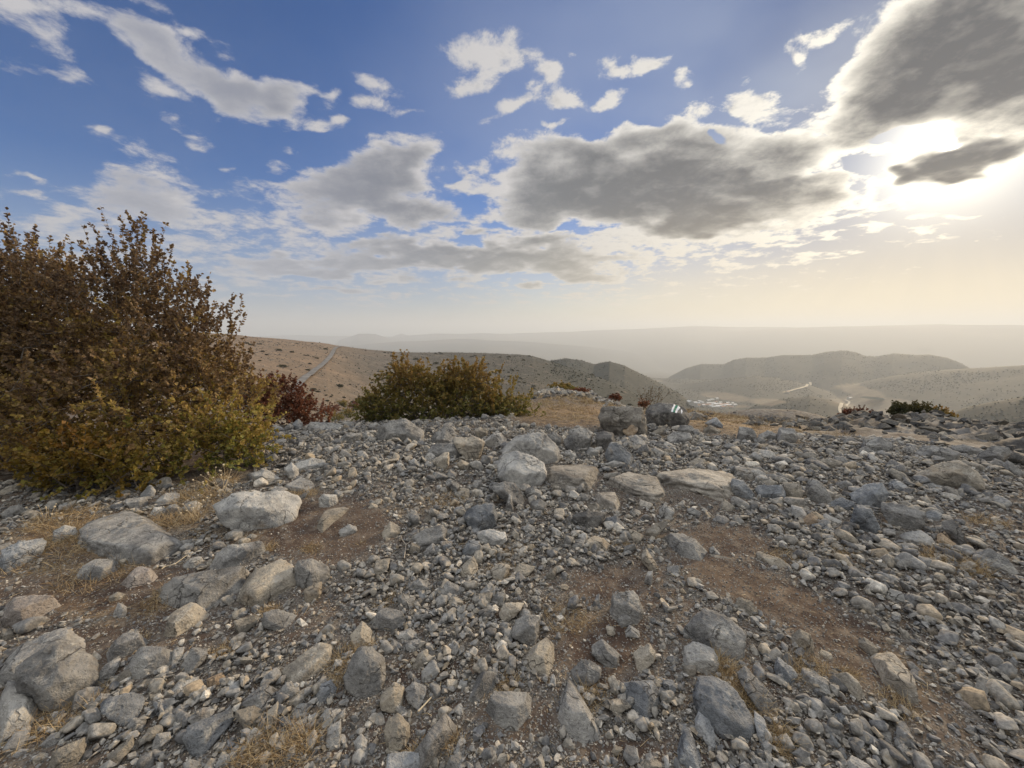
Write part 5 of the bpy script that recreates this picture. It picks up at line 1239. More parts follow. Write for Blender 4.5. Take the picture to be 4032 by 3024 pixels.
def bushes():
    lm = leaf_mat('oak_leaves_autumn', OAK); lm2 = leaf_mat('oak_leaves_olive', GREENS); lr = leaf_mat('russet_leaves', REDS); bk = bark_mat('grey_bark')
    out = {}
    # --- the big oak bush beside the viewer
    D0 = 4.9
    def B(px, py, t, rpx, rpy, rz=None, w=1.):
        c = at(px, py, t); return (c[0], c[1], c[2], rpx / F * t, rz or rpx / F * t * .9, rpy / F * t, w)
    g = empty('oak_bush', (at(300, 1700, 4.9)[0], at(300, 1700, 4.9)[1], 0))
    root = g; off = np.array(g.location)
    bl = [B(60,1350,4.9,260,330,.9), B(330,1330,5.0,300,300,.9), B(560,1230,5.0,190,220,.7), B(700,1400,4.9,200,220,.7), B(500,1600,4.6,420,230,1.,1.2), B(150,1650,4.5,330,260,1.,1.2),
          B(820,1560,4.8,170,190,.6), B(900,1640,4.6,140,130,.5), B(830,1780,4.4,190,130,.5), B(450,1820,4.1,260,110,.5), B(-200,1500,4.8,350,450,1.2), B(620,1900,4.05,150,60,.3,.5), B(-100,1150,5.2,180,220,.8), B(160,1150,5.2,170,140,.6),B(1000,1750,4.6,60,110,.3)]
    bl = [(b[0] - off[0], b[1] - off[1], b[2], *b[3:]) for b in bl]
    rg = np.random.default_rng(3); sp = []
    for px, py, dx in [(510,860,.0),(560,900,.15),(610,920,.35),(540,960,0),(490,930,-.15),(20,860,0),(60,930,.1),(370,980,-.1),(330,1000,-.2),(300,1010,0),(120,960,.1),(250,1040,0),(680,1060,.2),(720,1080,.3),(760,1130,.3),
                       (830,1180,.4),(860,1200,.5),(890,1280,.4),(900,1230,.5),(950,1370,.6),(980,1430,.8),(1010,1480,.8),(1050,1530,.8),(640,990,.3),(430,1010,-.1),(180,1040,.1),(590,1010,.2),(220,980,0),(780,1200,.2),(700,1180,.2),(520,1020,.05),(470,1040,0),(560,1080,.1),(80,1010,0),(860,1330,.4),(-100,900,0),(-60,950,0)]:
        for q in range(3):
            c = at(px + rg.normal(0, 14), py + 50 + rg.uniform(0, 90), 5.0 + rg.normal(0, .15)); sp.append((c[0] - off[0], c[1] - off[1], c[2], dx * .8 + rg.normal(0, .12), rg.normal(0, .15), 1.))
    foot = [(rg.normal(-.2, .35), rg.normal(0, .25), .0) for _ in range(7)]
    def hue(p):
        q = p + off; X, Y, _ = project(q)
        return .20 + .26 * sstep(Y, 1200, 1750) + .24 * sstep(X, 450, 1000) * sstep(Y, 1350, 1750) + .20 * fbm(p * 1.8, 3, 7) + .14 * sstep(Y, 1700, 1850)
    # mesh points are local to the empty (same axes), terrain test needs world: shift by hand
    _t = globals()['terrain']
    def shifted(x, y, d=False): return _t(np.asarray(x) + off[0], np.asarray(y) + off[1], d)
    globals()['terrain'] = shifted
    n = make_bush(root, bl, foot, 6400, 21, .040, .20, 41, lm, bk, hue, sp, .55, .055, .52); print('oak leaves', n)
    globals()['terrain'] = _t
    tag(g, 'huge autumn oak bush with rusty brown top leaves, taller than a person', 'bush'); out['oak'] = g
    # generic bush from an outline in the photo
    def bush(name, label, cat, t, blobs, spk, n_sh, leafn, leaf, shoot, lmat, seed, hue0, hspan, footpx, group=None, up=.5, r0=.035):
        f = at(footpx[0], footpx[1], t); gz = _t(f[0:1], f[1:2], False)[0]; e = empty(name, (f[0], f[1], gz)); o = np.array([f[0], f[1], gz]); rg = np.random.default_rng(seed)
        bb = []
        for px, py, rx, ry in blobs:
            c = at(px, py, t) - o; bb.append((c[0], c[1] + rg.normal(0, .12 * rx / F * t), c[2], rx / F * t, rx / F * t * .85, ry / F * t, 1.))
        ss = []
        for px, py, dx in spk:
            for q in range(3):
                c = at(px + rg.normal(0, 8), py + rg.uniform(20, 60), t + rg.normal(0, .15)) - o; ss.append((c[0], c[1], c[2], dx + rg.normal(0, .15), rg.normal(0, .2), 1.))
        ft = [(rg.normal(0, .12 + .02 * t), rg.normal(0, .12), 0.) for _ in range(4)]
        def sh(x, y, d=False): return _t(np.asarray(x) + o[0], np.asarray(y) + o[1], d) - o[2]
        globals()['terrain'] = sh
        zmin, zmax = min(b[2] - b[5] for b in bb), max(b[2] + b[5] for b in bb)
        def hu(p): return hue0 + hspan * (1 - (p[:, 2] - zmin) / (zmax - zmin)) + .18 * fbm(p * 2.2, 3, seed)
        make_bush(e, bb, ft, n_sh, leafn, leaf, shoot, seed, lmat, bk, hu, ss, up, r0)
        globals()['terrain'] = _t
        tag(e, label, cat, group); return e
    bush('oak_bush', 'wide olive green oak bush with two rounded tops behind the crest stones', 'bush', 8.0,
         [(1590,1490,100,60),(1640,1530,110,50),(1530,1590,100,60),(1840,1480,80,48),(1900,1510,80,45),(1830,1570,150,60),(1740,1500,70,40),(1990,1560,75,60),(2060,1640,70,50),(1700,1640,190,60),(1500,1665,90,50),(1920,1640,150,65),(1740,1540,90,50),(1980,1610,90,60),(1480,1620,70,60)],
         [(1580,1425,.0),(1610,1430,.1),(1640,1450,.1),(1670,1440,.2),(1560,1460,-.1),(1800,1430,.0),(1840,1440,.0),(1870,1440,.1),(1900,1450,.2),(1480,1540,-.5),(1500,1500,-.4),(1960,1480,.3),(2010,1500,.4),(2060,1560,.6),(2110,1640,.7)],
         2500, 17, .048, .15, lm2, 43, .05, .75, (1760, 1712), up=.15)
    bush('oak_sapling', 'knee high golden green oak sprout in front of the huge bush', 'bush', 3.75,
         [(230,1800,110,70),(350,1830,130,90),(440,1850,80,60),(300,1910,110,60),(160,1860,70,60)], [(440,1790,.2),(520,1830,.6),(250,1730,0),(330,1745,.1),(540,1900,.8)], 420, 15, .040, .13, leaf_mat('young_oak_leaves', [(0, (.20, .105, .022)), (.5, (.24, .175, .032)), (1, (.11, .13, .03))]), 44, .25, .3, (320, 1990), r0=.015)
    bush('russet_bush', 'dark red leaved bush between the huge oak bush and the crest', 'bush', 8.3,
         [(1080,1560,110,60),(1130,1610,120,60),(1220,1640,80,35),(1010,1580,90,90),(1160,1560,50,40)], [(1060,1500,0),(1120,1505,.1),(1170,1525,.2),(1280,1620,.5)], 800, 15, .045, .14, lr, 45, .25, .3, (1110, 1690), r0=.02)
    bush('oak_bush', 'flat topped dark green bush on the brow of the dark outcrop', 'bush', 15.5,
         [(3590,1622,70,20),(3650,1630,60,18),(3540,1628,35,12)], [(3555,1600,0),(3600,1598,0),(3630,1605,.2)], 620, 12, .075, .16, leaf_mat('dark_green_leaves', [(0, (.07, .06, .02)), (1, (.03, .045, .018))]), 46, .3, .4, (3600, 1646), r0=.03)
    bush('shrub', 'small brown green shrub close beside the flat topped dark bush', 'shrub', 15.8, [(3705,1635,32,12)], [(3700,1618,0)], 150, 11, .07, .13, lm2, 47, .1, .3, (3705, 1650), r0=.02)
    bush('shrub', 'low dark russet shrub where the dark outcrop dips to the dirt track', 'shrub', 17.5, [(3380,1630,50,14),(3340,1638,30,9)], [(3390,1616,0)], 260, 11, .06, .13, lr, 48, .1, .4, (3370, 1648), r0=.02)
    bush('shrub', 'grey green shrub topping the stony hump behind the marked boulder', 'shrub', 22.5, [(2205,1530,42,10),(2240,1534,30,8)], [], 240, 10, .09, .15, lm2, 49, .35, .4, (2215, 1545), r0=.02)
    bush('shrub', 'brick red low shrub near the top of the stony hump', 'shrub', 21.5, [(2285,1544,30,8)], [], 150, 10, .08, .12, lr, 50, .5, .4, (2285, 1556), r0=.02)
    bush('shrub', 'thin russet shrub low on the far shoulder of the stony hump', 'shrub', 21.5, [(2425,1566,20,6)], [], 90, 10, .08, .12, lr, 51, .3, .4, (2425, 1575), r0=.02)
    bush('shrub', 'olive cushion shrub in the dry grass on the flank of the hump', 'shrub', 17., [(2330,1588,38,10),(2295,1578,20,8)], [], 200, 10, .06, .11, lm2, 52, .3, .3, (2325, 1602), r0=.02)
    bush('shrub', 'brown cushion shrub in dry grass behind the fractured outcrop', 'shrub', 14., [(2160,1600,26,8)], [], 120, 10, .05, .1, lr, 53, .4, .4, (2160, 1612), r0=.02)
    bush('shrub', 'rust coloured tuft shrub squeezed between fractured outcrop and marked boulder', 'shrub', 8.6, [(2533,1592,14,8)], [], 90, 9, .03, .07, lr, 54, .6, .3, (2533, 1602), r0=.012)
    fs = [(1395,1598,22,12,lr,70.,'rusty round shrub at the foot of the tan hillside'),(1350,1590,14,10,lm2,75.,'green round shrub at the foot of the tan hillside next to the rusty one'),(1220,1580,12,7,lm2,95.,'small dark green shrub below the bend of the hillside road'),
          (1300,1610,30,14,lr,45.,'tangled brown scrub behind the crest stones'),(1365,1626,26,12,lm2,38.,'yellowish scrub just behind the flat crest slab'),(1320,1645,30,10,lm2,30.,'grey green scrub hugging the ground beyond the crest slab'),(1460,1560,16,8,lm2,110.,'dark bushy shrub low on the hillside near the wide olive bush')]
    for i, (px, py, rx, ry, mm, t, lab) in enumerate(fs):
        p = ground_hit(px, py + ry, 0, 400)
        tt = p[0] if p[0] else t
        bush('shrub', lab, 'shrub', tt, [(px, py, rx, ry), (px + rx * .5, py + 2, rx * .6, ry * .7)], [], 130, 9, .0042 * tt ** .9 + .02, .006 * tt + .03, mm, 60 + i, .3, .4, (px, py + ry), up=.3, r0=.02)

# ------------------------------------------------------------------ labels of the stones
COLW = dict(g='grey', b='blue-grey', s='weathered', w='pale', t='tan', d='dark', p='pinkish', o='rust-coloured')
def label_stones(recs):
    for r in recs:
        H = convex(r['P']); x0, y0 = H.min(0); x1, y1 = H.max(0); r['bb'] = (x0, y0, x1, y1); r['cx'], r['cy'] = (x0 + x1) / 2, (y0 + y1) / 2
        a = .5 * abs(np.dot(H[:, 0], np.roll(H[:, 1], 1)) - np.dot(H[:, 1], np.roll(H[:, 0], 1))); w, h = x1 - x0, y1 - y0; fill = a / max(w * h, 1)
        r['area'] = a
        r['shape'] = ('long low' if w > 2.1 * h else 'upright' if h > 1.25 * w else 'pointed' if fill < .56 else 'rounded' if len(H) >= 6 and fill > .74 else 'blocky' if len(H) <= 4 or fill > .72 else 'angular')
        r['sz'] = 'large' if w > 150 else 'medium' if w > 85 else 'small' if w > 50 else 'fist-sized'
    marks = [r for r in recs if r['name'] and r.get('o')]
    used = set()
    def rel(r, m):
        dx = (r['cx'] - m['cx']) / (m['bb'][2] - m['bb'][0] + 30); dy = (r['cy'] - m['cy']) / (m['bb'][3] - m['bb'][1] + 30)
        if abs(dy) >= abs(dx): return 'in front of' if dy > 0 else 'behind'
        return 'on the bush side of' if dx < 0 else 'on the sunward side of'
    def near(r):
        def dist(m):
            gx = max(m['bb'][0] - r['bb'][2], r['bb'][0] - m['bb'][2], 0); gy = max(m['bb'][1] - r['bb'][3], r['bb'][1] - m['bb'][3], 0)
            return math.hypot(gx, gy) + .15 * math.hypot(r['cx'] - m['cx'], r['cy'] - m['cy'])
        return sorted([(dist(m), i) for i, m in enumerate(marks) if m is not r])
    def ok(s):
        return s not in used and 4 <= len(s.split()) <= 16
    for r in sorted(recs, key=lambda q: (not q['name'], -q['area'])):
        if not r.get('o'): continue
        nn = near(r); cand = []
        head = r['name'] if r['name'] else f"{r['sz']} {COLW[r['c']]} {r['shape']} stone"
        for d, i in nn[:5]: cand.append(f"{head} {rel(r, marks[i])} the {marks[i]['name']}")
        if not r['name']:
            for (d, i), (e, j) in ((nn[0], nn[1]), (nn[0], nn[2]), (nn[1], nn[2])):
                cand.insert(2, f"{COLW[r['c']]} {r['shape']} stone between the {marks[i]['name']} and the {marks[j]['name']}")
        lab = next((c for c in cand if ok(c)), None)
        if lab is None: lab = next((c.replace(' stone ', ' rock ', 1) for c in cand if ok(c.replace(' stone ', ' rock ', 1))), cand[0])
        used.add(lab); tag(r['o'], lab, 'stone' if r['area'] < 14000 else 'boulder', 'stones strewn over the summit')

# ------------------------------------------------------------------ trail mark on its boulder
def trail_mark(o):
    dg = bpy.context.evaluated_depsgraph_get()
    bvh = BVHTree.FromPolygons([o.location + v.co for v in o.data.vertices], [tuple(p.vertices) for p in o.data.polygons])
    K5 = 600 / 2212
    def Z(x, y): return 2300 + x * K5, 1500 + y * K5
    def cast(px, py):
        d = Vector(ray(px, py)).normalized(); h = bvh.ray_cast(Vector((0, 0, CAMZ)), d)
        if h[0] is None: return None
        return h[0] - d * .0035 + h[1] * .001
    top = [(1302, 340), (1330, 343), (1366, 358), (1397, 390)]; midp = [(1278, 392), (1303, 398), (1337, 408), (1362, 424)]; bot = [(1260, 446), (1287, 452), (1316, 460), (1342, 468)]
    wm = plain_mat('white_paint', (.80, .81, .84), .6); gm = plain_mat('green_paint', (.015, .16, .105), .6)
    def patch(name, rows, mat, lab, n=14, m=8):
        V, Fc = [], []
        for i in range(n + 1):
            t = i / n; a, b, c = (1 - t) ** 2, 2 * t * (1 - t), t * t
            L = [rows[0][k] * a + rows[1][k] * b + rows[2][k] * c for k in (0, 1)]; Rr = [rows[3][k] * a + rows[4][k] * b + rows[5][k] * c for k in (0, 1)]
            wob = 1.5 * math.sin(9 * t + len(name))
            for j in range(m + 1):
                s = j / m; p = cast(*Z(L[0] * (1 - s) + Rr[0] * s + wob * (1 if j in (0, m) else 0), L[1] * (1 - s) + Rr[1] * s))
                V.append(p)
        good = [v for v in V if v is not None]
        if not good: return
        V = [v if v is not None else min(good, key=lambda g: 0) for v in V]
        for i in range(n):
            for j in range(m): a = i * (m + 1) + j; Fc.append((a, a + 1, a + m + 2, a + m + 1))
        q = mesh_np(name, np.array([tuple(v - o.location) for v in V]), np.array(Fc), mat, parent=o, smooth=True); q['label'] = lab
    for k, (mt, lab) in enumerate(((wm, 'white painted stripe of the trail mark on its bush side'), (gm, 'green painted middle stripe of the trail mark'), (wm, 'white painted stripe of the trail mark on its sunward side'))):
        patch('trail_stripe', [top[k], midp[k], bot[k], top[k + 1], midp[k + 1], bot[k + 1]], mt, lab)
    patch('paint_spot', [(1408, 412), (1404, 440), (1409, 470), (1420, 415), (1432, 440), (1421, 472)], wm, 'small white paint spot around the corner of the boulder')

# ------------------------------------------------------------------ dry weeds and twigs
def polyline_tube(pts, r0, r1, k=5):
    P = np.array(pts); n = len(P) - 1; rr = np.linspace(r0, r1, n + 1); return tubes(P[:-1], P[1:], rr[:-1], rr[1:], k)
def join(parts):
    V, Fc, b = [], [], 0
    for v, f in parts: V.append(v); Fc.append(f + b); b += len(v)
    return np.vstack(V), np.vstack(Fc)
def weeds():
    sm = plain_mat('dead_stem', (.17, .13, .09), .8); hm = plain_mat('seed_head', (.12, .095, .07), .9); pale = plain_mat('pale_stem', (.46, .38, .26), .8); ph = plain_mat('pale_seed_head', (.62, .54, .40), .9)
    Vi, Fi = ICO[1]; rg = np.random.default_rng(91)
    def weed(name, label, foot, t, stems, mat, hmat, br, spread, rs, hs, seed):
        rg = np.random.default_rng(seed); f = at(foot[0], foot[1], t); f[2] = terrain(f[0:1], f[1:2])[0] - .01; e = empty(name, tuple(f)); SS, HH = [], []
        for (px, py) in stems:
            tip = at(px, py, t + rg.normal(0, .12)) - f; b0 = np.array([rg.normal(0, .03), rg.normal(0, .03), 0]); k = 7; mid = b0 * .4 + tip * .55 + np.array([rg.normal(0, .03), 0, .06 * np.linalg.norm(tip)])
            pl = [b0 * (1 - s) ** 2 + mid * 2 * s * (1 - s) + tip * s * s for s in np.linspace(0, 1, k)]; SS.append(polyline_tube(pl, rs, rs * .5)); ends = [tip]
            for q in range(br):
                s = rg.uniform(.45, .95); i = int(s * (k - 1)); st = pl[i]; L = np.linalg.norm(tip) * spread * rg.uniform(.5, 1.1); a = rg.uniform(0, 6.28)
                en = st + np.array([math.cos(a) * L, math.sin(a) * L * .8, L * rg.uniform(.7, 1.5)]); mm = (st + en) / 2 + np.array([math.cos(a), math.sin(a), 0]) * L * .2
                SS.append(polyline_tube([st, mm, en], rs * .6, rs * .35, 4)); ends.append(en)
            for en in ends:
                for q in range(3 if br > 2 else 1):
                    o2 = rg.normal(0, hs * 1.8, 3) if br > 2 else 0; HH.append((Vi * hs * rg.uniform(.7, 1.2) + en + o2, Fi))
        V, Fc = join(SS); mesh_np('stem', V, Fc, mat, parent=e)
        if br > 2: V, Fc = join(HH); tag(mesh_np('seed_head', V, Fc, hmat, parent=e), kind='stuff')
        else:
            for v, f in HH: mesh_np('seed_head', v, f, hmat, parent=e)
        tag(e, label, 'dry weed'); return e
    weed('dry_weed', 'tall dead branching weed with seed heads rising behind the marked boulder', (2555, 1640), 8.4, [(2515,1535),(2535,1528),(2560,1522),(2585,1528),(2610,1538),(2632,1548),(2550,1545),(2600,1560)], sm, hm, 5, .20, .0058, .0095, 1)
    weed('dry_weed', 'thin dead stalks standing in the grass behind the fractured outcrop', (2325, 1665), 8.8, [(2318,1580),(2335,1575),(2345,1600),(2305,1600)], plain_mat('orange_stem', (.30, .19, .10)), hm, 3, .14, .0035, .006, 2)
    weed('dead_thistle', 'pale curved dead stalks with bobble heads before the huge bush', (770, 2070), 3.25, [(690,2015),(700,2000),(712,2020),(735,2010),(745,1990),(760,2000),(790,1985),(800,1970),(815,1960),(830,1950),(720,1985),(845,1990),(780,1950)], pale, ph, 0, .1, .0028, .0075, 3)
    weed('dead_thistle', 'taller pale thistle stalks against the lower edge of the huge bush', (880, 1990), 3.75, [(760,1890),(790,1870),(820,1860),(840,1880),(870,1870),(900,1880),(930,1900),(950,1920),(850,1840),(800,1905),(910,1850),(985,1950),(880,1830)], pale, ph, 1, .15, .0026, .008, 4)
    weed('dead_thistle', 'sparse pale dead stalks in straw above the small blocky stone', (200, 2080), 3.2, [(150,1990),(180,2000),(215,1995),(240,2020),(120,2010)], pale, ph, 1, .15, .0026, .007, 5)
    tw = plain_mat('grey_twig', (.36, .32, .27), .8); st = plain_mat('straw_stick', (.58, .50, .36), .7)
    def twig(name, label, lines, mat, r, lift=.02):
        S = []; c0 = None
        for ln in lines:
            P = []
            for px, py in ln:
                t, p = ground_hit(px, py, lift); p = p.copy(); P.append(p)
            c0 = P[0].copy() if c0 is None else c0
            S.append(polyline_tube([p - c0 for p in P], r, r * .6, 6))
        V, Fc = join(S); o = mesh_np(name, V, Fc, mat, smooth=True); o.location = c0; tag(o, label, 'twig')
    b = lambda x, y: (1344 + x * .6076, 2016 + y * .6076); g = lambda x, y: (2800 + x * .557, 1500 + y * .557); i_ = lambda x, y: (x * .40687, 1900 + y * .40687)
    twig('twig', 'forked bare grey twig standing among stones before the broad half-buried boulder', [[b(408, 300), b(414, 250), b(420, 200)], [b(418, 212), b(395, 180), b(385, 150)], [b(418, 212), b(450, 190), b(466, 188)]], tw, .004, .03)
    twig('twig', 'short straight cream coloured reed lying beside the six-sided stone', [[b(498, 1292), b(540, 1248), b(583, 1200)]], st, .004)
    twig('twig', 'whitish bent stalk lying between straw and pebbles', [[i_(1565, 835), i_(1600, 812), i_(1690, 790), i_(1800, 710), i_(1870, 680)]], st, .003)
    twig('twig', 'pale stick lying on rubble beyond the dark leaning slab', [[g(1860, 978), g(1900, 955), g(1957, 934)]], st, .006)

# ------------------------------------------------------------------ roads, valley, village
def ribbon(name, pts, width, mat, lift, n=60):
    P = []
    for px, py in pts:
        t, p = ground_hit(px, py, 0, 6000)
        if p is not None: P.append(p[:2])
    P = np.array(P); d = np.concatenate([[0], np.cumsum(np.hypot(*np.diff(P, axis=0).T))]); s = np.linspace(0, d[-1], n)
    Q = np.stack([np.interp(s, d, P[:, 0]), np.interp(s, d, P[:, 1])], -1)
    for _ in range(3): Q[1:-1] = (Q[:-2] + 2 * Q[1:-1] + Q[2:]) / 4
    T = np.gradient(Q, axis=0); T /= np.linalg.norm(T, axis=1, keepdims=True); Nn = np.stack([-T[:, 1], T[:, 0]], -1)
    rows = []
    for k in np.linspace(-.5, .5, 5):
        q = Q + Nn * width * k; rows.append(np.column_stack([q, terrain(q[:, 0], q[:, 1]) + lift]))
    z = np.max([r[:, 2] for r in rows], axis=0) * .7
    for r in rows: r[:, 2] = r[:, 2] * .3 + z
    V = np.concatenate(rows); Fc = []
    for k in range(4):
        for i in range(n - 1): a = k * n + i; Fc.append((a, a + 1, a + n + 1, a + n))
    o = mesh_np(name, V, np.array(Fc), mat, smooth=True); tag(o, kind='structure'); return o
def far_things():
    asph, t, b = new_mat('old_asphalt'); pos = t.node('ShaderNodeNewGeometry').outputs['Position']
    t.put(b.inputs['Base Color'], t.mix(t.ramp(t.noise(pos, .25, 5, .65), .35, .65), (.12, .12, .122), (.20, .196, .192)))
    dirt, t, b = new_mat('white_dirt'); pos = t.node('ShaderNodeNewGeometry').outputs['Position']
    t.put(b.inputs['Base Color'], t.mix(t.ramp(t.noise(pos, .05, 5, .65), .35, .65), (.42, .365, .275), (.55, .485, .375)))
    ribbon('road', [(1150,1560),(1165,1528),(1190,1500),(1215,1480),(1245,1458),(1275,1432),(1297,1412),(1308,1396),(1313,1384),(1322,1372),(1345,1364)], 3.2, asph, .35, 90)
    ribbon('dirt_road', [(3085,1547),(3110,1540),(3150,1532),(3175,1523),(3192,1514),(3188,1508)], 10, dirt, 2.)
    ribbon('dirt_road', [(3318,1640),(3306,1625),(3303,1612),(3312,1600),(3335,1592),(3350,1587),(3342,1582),(3328,1577)], 7, dirt, 1.5)
    wat = plain_mat('still_water', (.04, .05, .05), .1)
    def pond(name, px, py, rx, ry, wat=wat):
        t0, c = ground_hit(px, py, 0, 40000, 800)
        if c is None: return
        a = np.linspace(0, 2 * math.pi, 40, endpoint=False); L = rx / F * t0; V = [(0, 0, 0)] + [(math.cos(q) * L * (1 + .1 * math.sin(3 * q)), math.sin(q) * L * .9, 0) for q in a]
        Fc = [(0, 1 + i, 1 + (i + 1) % 40) for i in range(40)]; V = np.array(V); z = terrain(V[:, 0] + c[0], V[:, 1] + c[1]).max() + .3
        o = mesh_np(name, V, np.array(Fc), wat); o.location = (c[0], c[1], z); tag(o, kind='structure')
    wat2 = plain_mat('weedy_pond_water', (.035, .045, .04), 1.)
    wat2.node_tree.nodes['Principled BSDF'].inputs['Specular IOR Level'].default_value = 0
    pond('pond', 3435, 1583, 38, 8, wat2)
    for px, py, rx in [(3640,1373,22),(3655,1376,18),(3620,1371,10),(3885,1372,5),(3899,1371,4),(3825,1388,5),(3917,1388,5),(3600,1352,3),(3645,1351,4),(2680,1360,14),(2790,1328,10),(1420,1347,30),(1240,1368,18)]: pond('water', px, py, rx, 2)
    # village houses
    wm = [plain_mat('white_render', (.58, .57, .55)), plain_mat('cream_render', (.60, .56, .48)), plain_mat('grey_render', (.48, .48, .47))]
    rm = [plain_mat('white_roof', (.62, .62, .61), .6), plain_mat('metal_roof', (.66, .68, .70), .4), plain_mat('tile_roof', (.40, .24, .17))]; wn = plain_mat('window_glass', (.04, .05, .06), .2)
    rg = np.random.default_rng(17)
    spots = [(2735,1588,0),(2748,1592,0),(2760,1584,0),(2772,1590,0),(2781,1596,1),(2790,1583,0),(2800,1590,1),(2808,1598,0),(2815,1586,0),(2824,1593,1),(2833,1600,1),(2838,1588,0),(2848,1595,1),(2856,1603,0),(2862,1590,0),(2870,1597,1),(2876,1604,1),(2769,1600,0),
             (2795,1603,0),(2818,1604,1),(2845,1608,0),(2728,1596,0),(2806,1578,0),(2820,1574,0),(2752,1601,0),(2885,1592,0),(2890,1600,0),(2715,1590,0),(3102,1547,0),(3345,1570,0)]
    for i, (px, py, shed) in enumerate(spots):
        t0, c = ground_hit(px + rg.uniform(-3, 3), py, 0, 4000, 300)
        if c is None: continue
        L, W, Hh = (rg.uniform(26, 44), rg.uniform(9, 13), 4.5) if shed else (rg.uniform(10, 17), rg.uniform(9, 12), rg.uniform(4.5, 8))
        e = empty('shed' if shed else 'house', tuple(c)); e.rotation_euler[2] = rg.choice([.2, .25, 1.75, .1]) + rg.normal(0, .08)
        l, w = L / 2, W / 2; rid = Hh + (1.6 if shed else 2.2)
        V = [(-l,-w,-4),(l,-w,-4),(l,w,-4),(-l,w,-4),(-l,-w,Hh),(l,-w,Hh),(l,w,Hh),(-l,w,Hh),(-l,0,rid),(l,0,rid)]
        bm = bmesh.new(); vs_ = [bm.verts.new(v) for v in V]
        for f in [(0,1,5,4),(2,3,7,6),(1,2,6,9,5),(3,0,4,8,7)]: bm.faces.new([vs_[k] for k in f])
        me = bpy.data.meshes.new('wall'); bm.to_mesh(me); bm.free(); me.materials.append(wm[i % 3]); o = bpy.data.objects.new('wall', me); col.objects.link(o); o.parent = e
        q = .5; V = np.array([(-l-q,-w-q,Hh-.3),(l+q,-w-q,Hh-.3),(l+q,0,rid+.15),(-l-q,0,rid+.15),(-l-q,w+q,Hh-.3),(l+q,w+q,Hh-.3)]); V2 = V + (0, 0, .3); VV = np.vstack([V, V2])
        Fq = [(6,7,8,9),(9,8,11,10),(0,3,2,1),(3,4,5,2),(0,1,7,6),(4,10,11,5),(0,6,9,3),(3,9,10,4),(1,2,8,7),(2,5,11,8)]
        mesh_np('roof', VV, np.array(Fq), rm[1 if shed and i % 2 else 0 if i % 4 else 2], parent=e)
        nwin = 3 if shed else 2
        for k in range(nwin):
            x = -l + L * (k + .5) / nwin; V = np.array([(x-.8,-w-.04,1.2),(x+.8,-w-.04,1.2),(x+.8,-w-.04,2.6),(x-.8,-w-.04,2.6)]); mesh_np('window', V, np.array([[0,1,2,3]]), wn, parent=e)
        if px > 3000: lab = 'lone pale house beside the upper valley road' if px < 3200 else 'lone small house beside the valley pond'
        else: lab = 'long pale roofed shed in the valley village' if shed else 'small white house in the valley village'
        tag(e, lab, 'shed' if shed else 'house', 'houses and sheds of the valley village')
    # shrubs dotted over the hillside with the road
    lmat = leaf_mat('hillside_shrub_leaves', [(0, (.060, .050, .032)), (.5, (.062, .068, .040)), (1, (.085, .075, .042))], .2); tm = bark_mat('shrub_wood')
    protos = []
    for k in range(5):
        r = np.random.default_rng(700 + k); n = 240; d = r.normal(size=(n, 3)); d /= np.linalg.norm(d, axis=1, keepdims=True); d[:, 2] = np.abs(d[:, 2])
        lump = 1 + .35 * fbm(d * 1.8, 2, k); p = d * lump[:, None] * (r.uniform(.3, 1, n) ** .4)[:, None] * [1, 1, .72]
        V, Fc = leaves(p, (d + r.normal(0, .5, d.shape)) / 1.4, np.full(n, .34), r, .6); hue = np.repeat(np.clip(r.normal(.3 + .1 * k, .2, n), 0, 1), 4)
        e = empty('hillside_shrub'); S = [polyline_tube([(r.normal(0, .05), r.normal(0, .05), -.15), tuple(p[j] * .9)], .05, .02, 4) for j in range(7)]
        vv, ff = join(S); mesh_np('trunk', vv, ff, tm, parent=e); mesh_np('crown', V, Fc, lmat, parent=e, attrs=dict(hue=hue)); protos.append(e)
    used = [False] * 5; cnt = 0; rg = np.random.default_rng(5)
    xs, ys = [], []
    while cnt < 290:
        px = rg.uniform(960, 2560); py = rg.uniform(1335, 1640)
        if rg.uniform() > (.45 + .55 * sstep(px, 1200, 1900)): continue
        lowp = 1330 + (px - 900) * .05; 
        # visible target on the slope
        d = ray(px, py); p = ground_hit(px, py, 0, 900, 40)
        if p[0] is None or not (100 < math.hypot(p[1][0], p[1][1]) < 640): continue
        r_ = math.hypot(p[1][0], p[1][1])
        if px > 1130 and px < 1340 and abs(px - np.interp(py, [1364, 1400, 1460, 1560], [1335, 1306, 1243, 1150])) < 14: continue
        k = cnt % 5; src = protos[k]
        if used[k]:
            e = src.copy(); col.objects.link(e)
            for ch in list(src.children): c = ch.copy(); col.objects.link(c); c.parent = e
        else: e = src; used[k] = True
        s = rg.uniform(.55, 1.25) * (r_ / 200) ** .55 * (1.5 if rg.uniform() < .12 else 1); e.location = (p[1][0], p[1][1], terrain(p[1][0:1], p[1][1:2])[0]); e.scale = (s, s, s * rg.uniform(.7, 1.)); e.rotation_euler[2] = rg.uniform(0, 6.28)
        tag(e, 'small dark shrub dotted on the stony hillside with the road', 'shrub', 'shrubs dotted over the hillside'); cnt += 1
    # low scrub speckling the further, greyer half of the near hillside
    rg = np.random.default_rng(12); lo2 = [hull_rock(9, 840 + k, .8) for k in range(6)]
    x, y = scatter(30000, 170, 700, .55, rg, .8); az = np.arctan2(x, y); z = terrain(x, y); P2 = np.stack([x, y], -1)
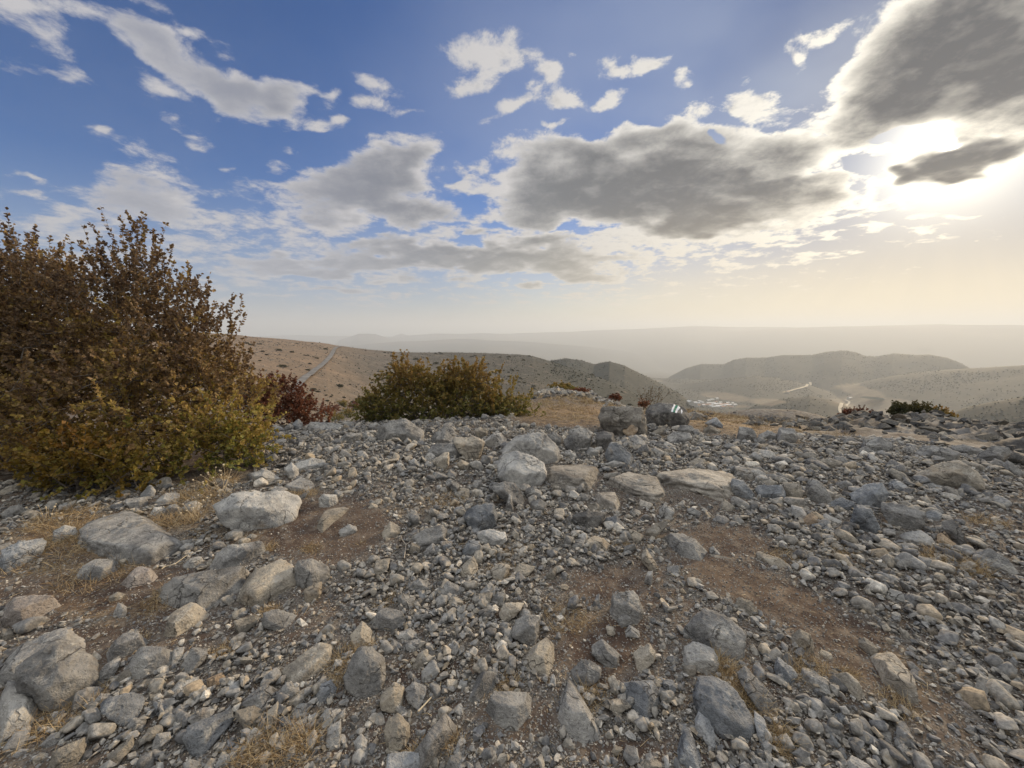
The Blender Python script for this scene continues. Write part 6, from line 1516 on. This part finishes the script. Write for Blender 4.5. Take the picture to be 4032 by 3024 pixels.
    ok = rg.uniform(0, 1, len(x)) < .25 * sstep(az, -.62, .0) * np.clip(.9 + 1.5 * fbm(P2 / 40, 3, 14), .1, 1.6); x, y, z = x[ok], y[ok], z[ok]
    m0, t, b = new_mat('low_scrub'); b.inputs['Base Color'].default_value = (.042, .044, .032, 1)
    merge_instances('scrub', lo2, np.stack([x, y, z + .15], -1), rg.uniform(.3, .85, len(x)), rg, m0, .3)
    # maquis on the valley hills, uncountable
    rg = np.random.default_rng(8); lo = [hull_rock(9, 800 + k, .75) for k in range(8)]
    x, y = scatter(150000, 430, 3500, 1.0, rg, .55); az = np.arctan2(x, y); r = np.hypot(x, y); ok = az > -.05 + .15 * (r < 700)
    x, y, r = x[ok], y[ok], r[ok]; P2 = np.stack([x, y], -1); dn = fbm(P2 / 140, 4, 33); z = terrain(x, y); X, Y, D = project(np.stack([x, y, z], -1))
    fieldl = [(2860,1562,105,16,8,1.),(3020,1583,85,13,4,1.),(3480,1600,200,36,6,1.),(3400,1545,85,20,12,1.),(3330,1520,55,8,-8,.8),(3680,1625,110,20,8,.9),(3140,1532,60,10,-25,.7)]
    fm = pxmask(X, Y, fieldl) * (r > 1200)
    ok = (rg.uniform(0, 1, len(x)) < np.clip(.45 + dn * 1.5, .05, 1)) & (fm < .3) & (z > -400); x, y, z, r = x[ok], y[ok], z[ok], r[ok]; print('maquis', len(x))
    m, t, b = new_mat('maquis_leaves'); a = t.node('ShaderNodeAttribute'); a.attribute_name = 'shade'
    t.put(b.inputs['Base Color'], t.rgbramp(a.outputs['Fac'], [(0, (.014, .020, .017)), (.5, (.030, .036, .028)), (1, (.058, .060, .044))]))
    merge_instances('maquis', lo, np.stack([x, y, z + .6], -1), rg.uniform(1.0, 2.8, len(x)) * (r / 1500) ** .4, rg, m, .3)


# ------------------------------------------------------------------ put the place together
build_ground(); build_haze()
recs = parse()
for i, r in enumerate(recs): sit_stone(r, 100 + i, 'stone')
rubble(); dry_grass(); bushes()
label_stones(recs)
trail_mark([r['o'] for r in recs if 'trail mark' in r['name']][0])
weeds(); far_things()
